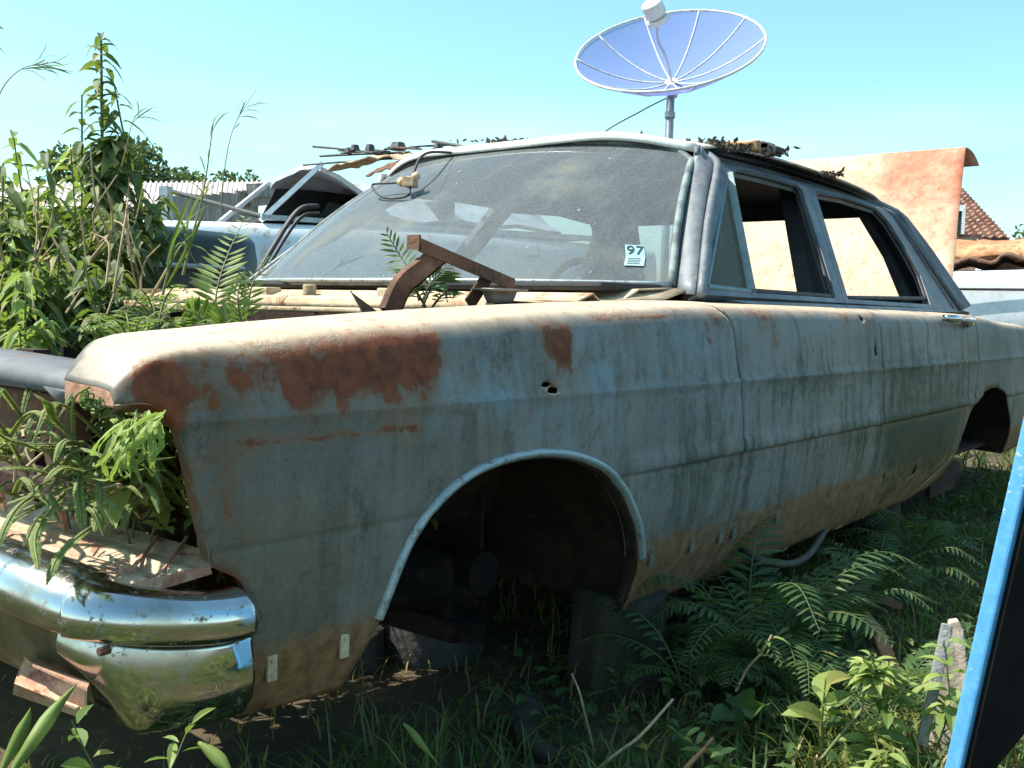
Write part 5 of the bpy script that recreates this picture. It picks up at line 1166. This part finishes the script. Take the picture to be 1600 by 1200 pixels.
# --- sword ferns in the grille opening
sw = []
for k in range(64):
    x0, y0 = rs.uniform(0, 240), rs.uniform(650, 800); d0 = rs.uniform(1.28, 1.65); a = rs.choice((-1, 1))*rs.uniform(.3, 1.2); u_ = rs.uniform(-60, 25)
    sw.append(PX3((x0, y0, d0), (x0+a*40, y0+u_, d0-.05), (x0+a*75, y0+u_*1.2+rs.uniform(-10, 20), d0-.1), (x0+a*100, y0+u_+rs.uniform(5, 60), d0-.12)))
fern('tangle of yellow green sword ferns spilling out of the empty grille', sw[:32], .005, rs, n=44, ribbon=True, ang=80, pw=.0035, lm=YM)
fern('darker sword ferns deeper inside the empty grille', sw[32:], .005, rs, n=40, ribbon=True, ang=80, pw=.0035, lm=FM)
fern('long sword fern fronds reaching left out of the grille', [PX3((130, 692, 1.3), (70, 695, 1.25), (20, 690, 1.2), (-20, 665, 1.15)), PX3((120, 700, 1.3), (70, 704, 1.25), (30, 690, 1.2), (0, 680, 1.2)), PX3((118, 685, 1.3), (85, 655, 1.28), (75, 630, 1.25), (52, 615, 1.25)), PX3((110, 750, 1.3), (60, 735, 1.25), (20, 730, 1.2), (-10, 735, 1.2))], .006, rs, n=50, ribbon=True, ang=80, pw=.0035, lm=YM)
fern('sword fern fronds hanging over the bumper', [PX3((100, 770, 1.30), (75, 800, 1.22), (55, 840, 1.18), (60, 890, 1.14)), PX3((150, 820, 1.25), (120, 840, 1.2), (90, 870, 1.17), (72, 915, 1.14)), PX3((60, 770, 1.3), (30, 790, 1.22), (10, 820, 1.18), (-5, 860, 1.16)), PX3((125, 740, 1.3), (122, 770, 1.25), (126, 800, 1.22), (128, 825, 1.2)), PX3((150, 740, 1.3), (158, 770, 1.25), (152, 800, 1.22), (148, 830, 1.2))], .006, rs, n=46, ribbon=True, ang=80, pw=.0035, lm=YM)
ground_leaves('small yellow green leaves filling the empty grille', [(.20, -.86, .58, .40, -.62, .74)], 260, .03, .018, rs, YM, n_st=30, dry=.2)
# curled bright broad frond under the nose
e = empty('fern', far(230, 650, 1.3), 'bright curled fern frond under the fender nose', 'fern'); lb = MB(); sb = MB()
hubp = far(232, 648, 1.30)
def ribbon(b, pts, w_, tn):
    ln = spline(pts, 16); s0 = rvec(rs); rows = []
    for i, p in enumerate(ln):
        t = nrm(ln[min(i+1, 15)]-ln[max(i-1, 0)]); s_ = nrm(np.cross(t, s0+.3*rvec(rs))); k = w_*(1-(i/15)**2.5)*min(1, .4+i/6)*(1+.35*(i % 2)); rows.append([p-s_*k, p+np.cross(s_, t)*k*.3, p+s_*k])
    n0 = len(b.f); b.grid(rows); b.c += [tn]*(len(b.f)-n0)
for k in range(30):
    x0, y0 = rs.uniform(195, 262), rs.uniform(640, 672); a = rs.uniform(-75, 10); L_ = rs.uniform(30, 105); dd = rs.uniform(1.13, 1.22)
    ribbon(lb, PX3((x0, y0, dd+.03), (x0+a*.35, y0+L_*.25, dd), (x0+a*.7, y0+L_*.7, dd-.01), (x0+a*.8+rs.uniform(-22, 22), y0+L_, dd), (x0+a*.7+rs.uniform(-25, 25), y0+L_*rs.uniform(.8, 1.05), dd+.01)), rs.uniform(.002, .0042), (rs.uniform(.4, 1), .1, 0))
sb.tube(spline(PX3((215, 600, 1.32), (232, 640, 1.3), (200, 690, 1.27)), 10), .002, 5); lb.build('leaves', YM, e, fix=False); sb.build('stem', SM, e, fix=False)
e = empty('vine', far(150, 620, 1.2), 'curly light green vine tendrils on the tip of the fender nose', 'vine'); b = MB()
for k in range(9):
    c = far(rs.uniform(122, 158), rs.uniform(600, 640), 1.24); r = rs.uniform(.005, .012); u1, u2 = rvec(rs), rvec(rs); b.tube([c+u1*r*math.cos(a)*(1-a/14)+u2*r*math.sin(a)*(1-a/14) for a in np.linspace(0, 7.5, 20)], .0011, 5)
b.tube(spline(PX3((115, 690, 1.28), (112, 650, 1.24), (118, 620, 1.22), (140, 605, 1.2)), 14), .0013, 6); b.build('tendrils', YM, e, smooth=True)
weed('leafy vine climbing in the headlight opening', far(235, 800, 1.45), far(225, 660, 1.42), n=40, L=.055, W=.03, rs=rs, branches=6, t0=.05, lm=YM, sr=.003, bl=.5, name='vine', cat='vine')
weed('bright large leaves seen between fender and torn bracket', far(312, 840, 1.75), far(308, 700, 1.75), n=20, L=.045, W=.035, rs=rs, branches=2, t0=.05, lm=YM, sr=.003, bl=.3, name='vine', cat='vine')
# dry twigs
b = MB()
for k in range(26):
    x0, y0, d0 = rs.uniform(0, 240), rs.uniform(640, 830), rs.uniform(1.25, 1.6); p = far(x0, y0, d0); q_ = far(x0+rs.uniform(-60, 60), y0+rs.uniform(-70, 70), d0+rs.uniform(-.1, .1)); stemline(b, spline([p, (p+q_)/2+rvec(rs)*.02, q_], 7), .0022, .0012)
tag(b.build('dry_twigs', DS, smooth=True, fix=False), 'dry brown twigs tangled in the empty grille', 'twigs', kind='stuff')
# --- grass stalks left
def stalk(label, pts, r, seeds, rs, m=SM, blades=0, group='grass stalks against the sky'):
    P = PX3(*pts); e = empty('grass_stalk', P[0], label, 'grass', group); b = MB(); ln = spline(P, 30); stemline(b, ln, r, r*.3); b.build('stem', m, e, smooth=True, fix=False); lb = MB()
    for k in range(seeds):
        i = rs.randint(18, 28); d = nrm(ln[i+1]-ln[i])+rvec(rs)*.7; leaf(lb, ln[i], d, rvec(rs), rs.uniform(.04, .10), .004, rs, .5, dry=.6)
    for k in range(blades):
        i = rs.randint(2, 14); d = nrm(ln[i+1]-ln[i])+rvec(rs)*.5; leaf(lb, ln[i], d, rvec(rs), rs.uniform(.15, .3), .010, rs, .5, segs=5)
    lb.build('seed_head', GM, e, fix=False)
stalk('tall pale grass stalk with seed head, left of the board wall', [(286, 430, 2.7), (300, 370, 2.7), (318, 300, 2.7), (333, 195, 2.7)], .004, 14, rs, blades=2)
stalk('thin grass stalk leaning right, highest against the sky', [(345, 330, 2.9), (350, 270, 2.9), (365, 200, 2.9), (400, 140, 2.9)], .002, 8, rs)
stalk('drooping grass seed head at the far left sky', [(-10, 260, 2.5), (-5, 160, 2.5), (30, 110, 2.5), (80, 98, 2.5)], .002, 16, rs)
stalk('dry stalk slanting between the weeds and the dark green car', [(225, 480, 2.8), (250, 440, 2.8), (280, 385, 2.8), (290, 370, 2.8)], .005, 0, rs, DS)
stalk('bent grass blade standing before the dark green car', [(250, 480, 2.6), (262, 430, 2.6), (282, 380, 2.6), (318, 430, 2.6)], .004, 2, rs, blades=4)
stalk('short thin stalk beside the tall weed top', [(190, 260, 3.0), (200, 220, 3.0), (206, 195, 3.0), (218, 180, 3.0)], .002, 6, rs)
e = weed('top of a dark leafed plant entering at the left edge', far(-22, 330, 2.4), far(-14, 30, 2.4), n=36, L=.06, W=.02, rs=rs, branches=0, t0=.1, sr=.004, droop=.9)
# --- lower right ferns and weeds
fs = [((1085, 1010), (1080, 960)), ]
grp = 'ferns growing below the doors'
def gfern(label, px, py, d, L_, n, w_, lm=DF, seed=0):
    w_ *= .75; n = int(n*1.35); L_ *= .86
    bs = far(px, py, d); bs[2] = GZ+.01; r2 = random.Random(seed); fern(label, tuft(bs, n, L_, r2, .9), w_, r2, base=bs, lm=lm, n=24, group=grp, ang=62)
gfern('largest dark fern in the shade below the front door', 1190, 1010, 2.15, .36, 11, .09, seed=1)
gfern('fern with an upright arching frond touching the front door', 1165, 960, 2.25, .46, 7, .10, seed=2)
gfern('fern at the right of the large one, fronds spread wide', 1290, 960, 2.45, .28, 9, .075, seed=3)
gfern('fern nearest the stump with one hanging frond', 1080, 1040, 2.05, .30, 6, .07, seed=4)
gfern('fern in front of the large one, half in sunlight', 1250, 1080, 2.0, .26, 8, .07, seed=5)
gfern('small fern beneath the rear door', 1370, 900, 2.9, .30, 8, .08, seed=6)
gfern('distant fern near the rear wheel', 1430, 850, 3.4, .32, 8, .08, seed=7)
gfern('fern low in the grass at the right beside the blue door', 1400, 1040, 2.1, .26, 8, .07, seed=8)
def gweed(label, px, py, top, d, **k):
    bs = far(px, py, d); bs[2] = GZ; tp = far(*top, d-.02); weed(label, bs, tp, rs=rs, group='weeds in the foreground', **k)
gweed('sunlit weed with a budding spike, right foreground', 1362, 1130, (1360, 1018), 1.75, n=34, L=.05, W=.018, branches=5, lm=YM, t0=.1, sr=.003, droop=.3)
gweed('sunlit small leaved weed touching the grey plank', 1440, 1100, (1475, 1000), 1.78, n=16, L=.06, W=.024, branches=2, lm=YM, t0=.4, sr=.002)
gweed('broad leaved weed half shaded, right foreground', 1300, 1140, (1290, 1060), 1.75, n=6, L=.09, W=.045, branches=1, lm=FM, t0=.5, sr=.003, droop=.2)
gweed('dock plant with wide wrinkled leaves by the plank', 1410, 1150, (1408, 1080), 1.75, n=6, L=.08, W=.038, branches=1, lm=FM, t0=.3, sr=.003, droop=.4)
gweed('pale seedling with pointed leaves at the bottom centre', 1060, 1240, (1058, 1145), 1.70, n=12, L=.05, W=.017, branches=1, lm=YM, t0=.4, sr=.002, droop=.1)
gweed('low weed with narrow pale leaves at the lower right edge', 1390, 1210, (1395, 1165), 1.68, n=24, L=.055, W=.014, branches=4, lm=YM, t0=.1, sr=.002)
gweed('round leaved plant in the shade, bottom centre right', 1195, 1160, (1190, 1100), 1.8, n=5, L=.085, W=.07, branches=0, lm=DF, t0=.5, sr=.002, droop=.1)
gweed('weed with opposite leaves below the bumper', 118, 1230, (112, 1125), 1.05, n=22, L=.040, W=.018, branches=4, lm=FM, t0=.35, sr=.002, droop=.2)
gweed('thin weed with a star of narrow leaves below the bumper end', 300, 1230, (297, 1130), 1.10, n=9, L=.055, W=.013, branches=1, lm=FM, t0=.8, sr=.0018, droop=.2)
def twig(label, pts, r, m=DS, lv=0):
    P = PX3(*pts); b = MB(); ln = spline(P, 16); stemline(b, ln, r, r*.6); e = tag(b.build('dry_twig', m, smooth=True), label, 'twig')
    if lv:
        lb = MB()
        for k in range(lv): i = 6+k*8//max(1, lv)+2; leaf(lb, ln[min(i, 15)], nrm(ln[15]-ln[8])+rvec(rs)*.7, (0, 0, 1), .035, .012, rs, .5, dry=.3)
        lb.build('leaves', YM, e, fix=False)
twig('long brown twig slanting up at the bottom centre', [(920, 1215, 1.7), (960, 1180, 1.7), (1000, 1150, 1.72), (1052, 1092, 1.75)], .0045)
twig('upright dry twig with pale leaves in front of the ferns', [(1150, 1080, 1.9), (1168, 1045, 1.9), (1190, 1020, 1.88), (1206, 992, 1.88)], .003, lv=4)
twig('short orange cut twig at the bottom centre right', [(1068, 1205, 1.65), (1085, 1185, 1.65), (1100, 1170, 1.65), (1114, 1152, 1.65)], .005, MT['orust'])
twig('thin dry twig below the wheel arch', [(930, 1180, 1.8), (915, 1120, 1.85), (905, 1080, 1.88), (893, 1052, 1.9)], .003)
twig('forked stem in the sunlit patch by the blue door', [(1280, 1190, 1.7), (1320, 1140, 1.72), (1345, 1110, 1.74), (1350, 1080, 1.75)], .003, SM, lv=2)
def blade(label, pts, w_, rs):
    P = PX3(*pts); ln = spline(P, 14); b = MB(); rows = []
    for i, p in enumerate(ln):
        t = nrm(ln[min(i+1, 13)]-ln[max(i-1, 0)]); s = nrm(np.cross(t, CAM-p)); k = math.sin(min(1, (i+1.5)/9)*math.pi/2)*(1 if i < 8 else (13-i)/5.5); rows.append([p-s*w_*k, p+np.cross(s, t)*w_*.25, p+s*w_*k])
    b.grid(rows); b.c = [(.8, .1, 0)]*len(b.f); tag(b.build('broad_grass', FM, smooth=True, solid=.0004, fix=False), label, 'grass', 'broad grass blades')
blade('widest sunlit grass blade at the bottom left', [(10, 1220, .98), (50, 1160, .98), (85, 1110, 1.0), (122, 1066, 1.0)], .0068, rs)
blade('narrow grass blade at the bottom left corner', [(0, 1210, 1.0), (20, 1170, 1.0), (40, 1130, 1.0), (48, 1105, 1.0)], .006, rs)
blade('grass blade bending right below the bumper', [(310, 1160, 1.05), (330, 1175, 1.04), (350, 1195, 1.03), (370, 1225, 1.02)], .007, rs)
blade('shaded grass blade below the fender', [(630, 1130, 1.5), (645, 1145, 1.5), (660, 1165, 1.5), (690, 1200, 1.5)], .006, rs)
# --- grass: one uncountable mass
def grass(label, xr, yr, n, L0, seed, excl=None, lm=GM, dry=.12, name='grass', w0=.005):
    r2 = np.random.RandomState(seed); X = r2.uniform(*xr, n); Y = r2.uniform(*yr, n); A = r2.uniform(0, 6.283, n); Ls = L0*r2.uniform(.4, 1.3, n); ln = r2.uniform(.25, 1.1, n); W = w0*r2.uniform(.6, 1.5, n)
    cl = np.array([noise.noise(Vector((x*1.7, y*1.7, seed))) for x, y in zip(X, Y)]); Ls *= np.clip(.9+cl*1.1, .3, 1.7)
    keep = np.ones(n, bool) if excl is None else excl(X, Y, r2); X, Y, A, Ls, ln, W = [q_[keep] for q_ in (X, Y, A, Ls, ln, W)]; n = len(X)
    Z = np.array([gh_(x, y) for x, y in zip(X, Y)])-.008; V = np.zeros((n, 7, 3)); D = np.stack([np.cos(A), np.sin(A), 0*A], 1); S = np.stack([-np.sin(A), np.cos(A), 0*A], 1); B0 = np.stack([X, Y, Z], 1)
    for k, (t, wk) in enumerate(((0, 1), (.4, .9), (.75, .6))):
        c = B0+D*(Ls*ln*t*t)[:, None]+np.array([0, 0, 1])*(Ls*(t-.35*ln*t*t))[:, None]; V[:, 2*k] = c-S*(W*wk)[:, None]/2; V[:, 2*k+1] = c+S*(W*wk)[:, None]/2
    V[:, 6] = B0+D*(Ls*ln)[:, None]+np.array([0, 0, 1])*(Ls*(1-.35*ln)*.95)[:, None]
    me = bpy.data.meshes.new(name); base = np.arange(n)*7
    loops = np.stack([base, base+1, base+3, base+2, base+2, base+3, base+5, base+4, base+4, base+5, base+6], 1).ravel()
    me.vertices.add(n*7); me.vertices.foreach_set('co', V.ravel()); me.loops.add(n*11); me.loops.foreach_set('vertex_index', loops.astype(np.int32))
    st = (np.arange(n)[:, None]*11+np.array([0, 4, 8])).ravel(); me.polygons.add(n*3); me.polygons.foreach_set('loop_start', st.astype(np.int32)); me.polygons.foreach_set('loop_total', np.tile([4, 4, 3], n).astype(np.int32))
    me.update(); me.validate(); ca = me.color_attributes.new('tone', 'BYTE_COLOR', 'CORNER'); tn = np.zeros((n, 11, 4)); tn[:, :, 0] = np.clip(r2.normal(.45, .3, n), 0, 1)[:, None]; tn[:, :, 1] = np.where(r2.rand(n) < dry, r2.uniform(.6, 1, n), .2)[:, None]; tn[:, :, 3] = 1
    ca.data.foreach_set('color', tn.ravel()); o = link(name, me, lm); return tag(o, label, 'grass', kind='stuff')
def under(X, Y, r): u = (X > .25) & (X < 5.0) & (Y > -.80) & (Y < .95); return (~u) | (r.rand(len(X)) < .12)
grass('green grass and weeds on the ground beside the sedan', (-1.4, 5.5), (-2.6, -.72), 30000, .10, 3, under)
grass('longer grass further away around the wrecks', (-3, 9), (.9, 6), 16000, .28, 4, None, w0=.009)
grass('rough grass to the right of the row of wrecks', (5.0, 14), (-5, 1), 12000, .22, 6, None, w0=.010)
grass('sunlit grass nearest the bumper and on the left', (-3.2, .3), (-5.5, 2.5), 26000, .13, 7, None, w0=.008, dry=.3)
grass('sunlit grass on the open side opposite the sedan', (.3, 5.0), (-5.5, -2.6), 9000, .14, 8, None, w0=.010, dry=.3)
grass('dry straw lying under the car', (-.2, 4.0), (-1.6, .9), 6000, .07, 9, None, w0=.004, dry=1.0, name='straw')
grass('sunlit dry straw at the foot of the grey plank', (1.05, 1.75), (-1.85, -1.34), 1500, .07, 12, None, w0=.004, dry=.95, name='straw')
# small broadleaf ground cover
lb = MB(); r3 = random.Random(9)
for k in range(2600):
    x = r3.uniform(.9, 5.0); y = r3.uniform(-1.9, -.70); p = np.array([x, y, gh_(x, y)+r3.uniform(.01, .09)]); d = rvec(r3); d[2] = abs(d[2])*.4; leaf(lb, p, d, (0, 0, 1), r3.uniform(.02, .06), r3.uniform(.010, .028), r3, .2, dry=.04, segs=3)
tag(lb.build('ground_cover', DF, fix=False), 'low broadleaf weeds carpeting the ground beside the sedan', 'weeds', kind='stuff')
# --- trees
def tree(label, base, H, R, rs, n=2600, L=.3, lm=TM, flat=1.0, name='tree'):
    e = empty(name, base, label, 'tree', 'distant trees'); b = MB(); base = np.array(base); top = base+np.array([0, 0, H*.85]); b.tube(spline([base, base+np.array([.1, 0, H*.4]), top], 10), list(np.linspace(.05*H*.6, .01*H, 10)), 8); cl = []
    for k in range(16):
        a = rs.uniform(0, 6.28); r = R*rs.uniform(.2, .85); z = H*(.55+.45*rs.random()*math.sqrt(max(.05, 1-(r/R)**2))); c = base+np.array([r*math.cos(a), r*math.sin(a), z]); cl.append((c, R*rs.uniform(.22, .42))); b.tube(spline([base+np.array([0, 0, H*rs.uniform(.3, .5)]), (base+c)/2+np.array([0, 0, H*.25]), c], 7), list(np.linspace(.018*H*.5, .006*H*.5, 7)), 6)
    b.build('trunk', BK, e, smooth=True); lb = MB()
    for k in range(n):
        c, r = cl[rs.randrange(len(cl))]; p = c+rvec(rs)*r*rs.random()**.35*np.array([1, 1, .7*flat]); leaf(lb, p, rvec(rs), rvec(rs), L*rs.uniform(.5, 1.2), L*.5, rs, .2, segs=2)
    lb.build('crown', lm, e, fix=False)
p = far(175, 300, 26); tree('broad dark green tree behind the tall weeds at the left', (p[0], p[1], 0), 4.5, 2.3, rs, 5200, .20)
p = far(232, 300, 27); tree('lower dark green tree sloping down behind the shed roof', (p[0], p[1], 0), 3.95, 1.9, rs, 3000, .20)
p = far(362, 290, 34); tree('small distant tree above the shed roof', (p[0], p[1], 0), 5.25, 1.2, rs, 1100, .20)
p = far(1604, 360, 24); tree('grey green bushy tree at the far right edge behind the rusty sheets', (p[0], p[1], 0), 3.15, .8, rs, 900, .16)
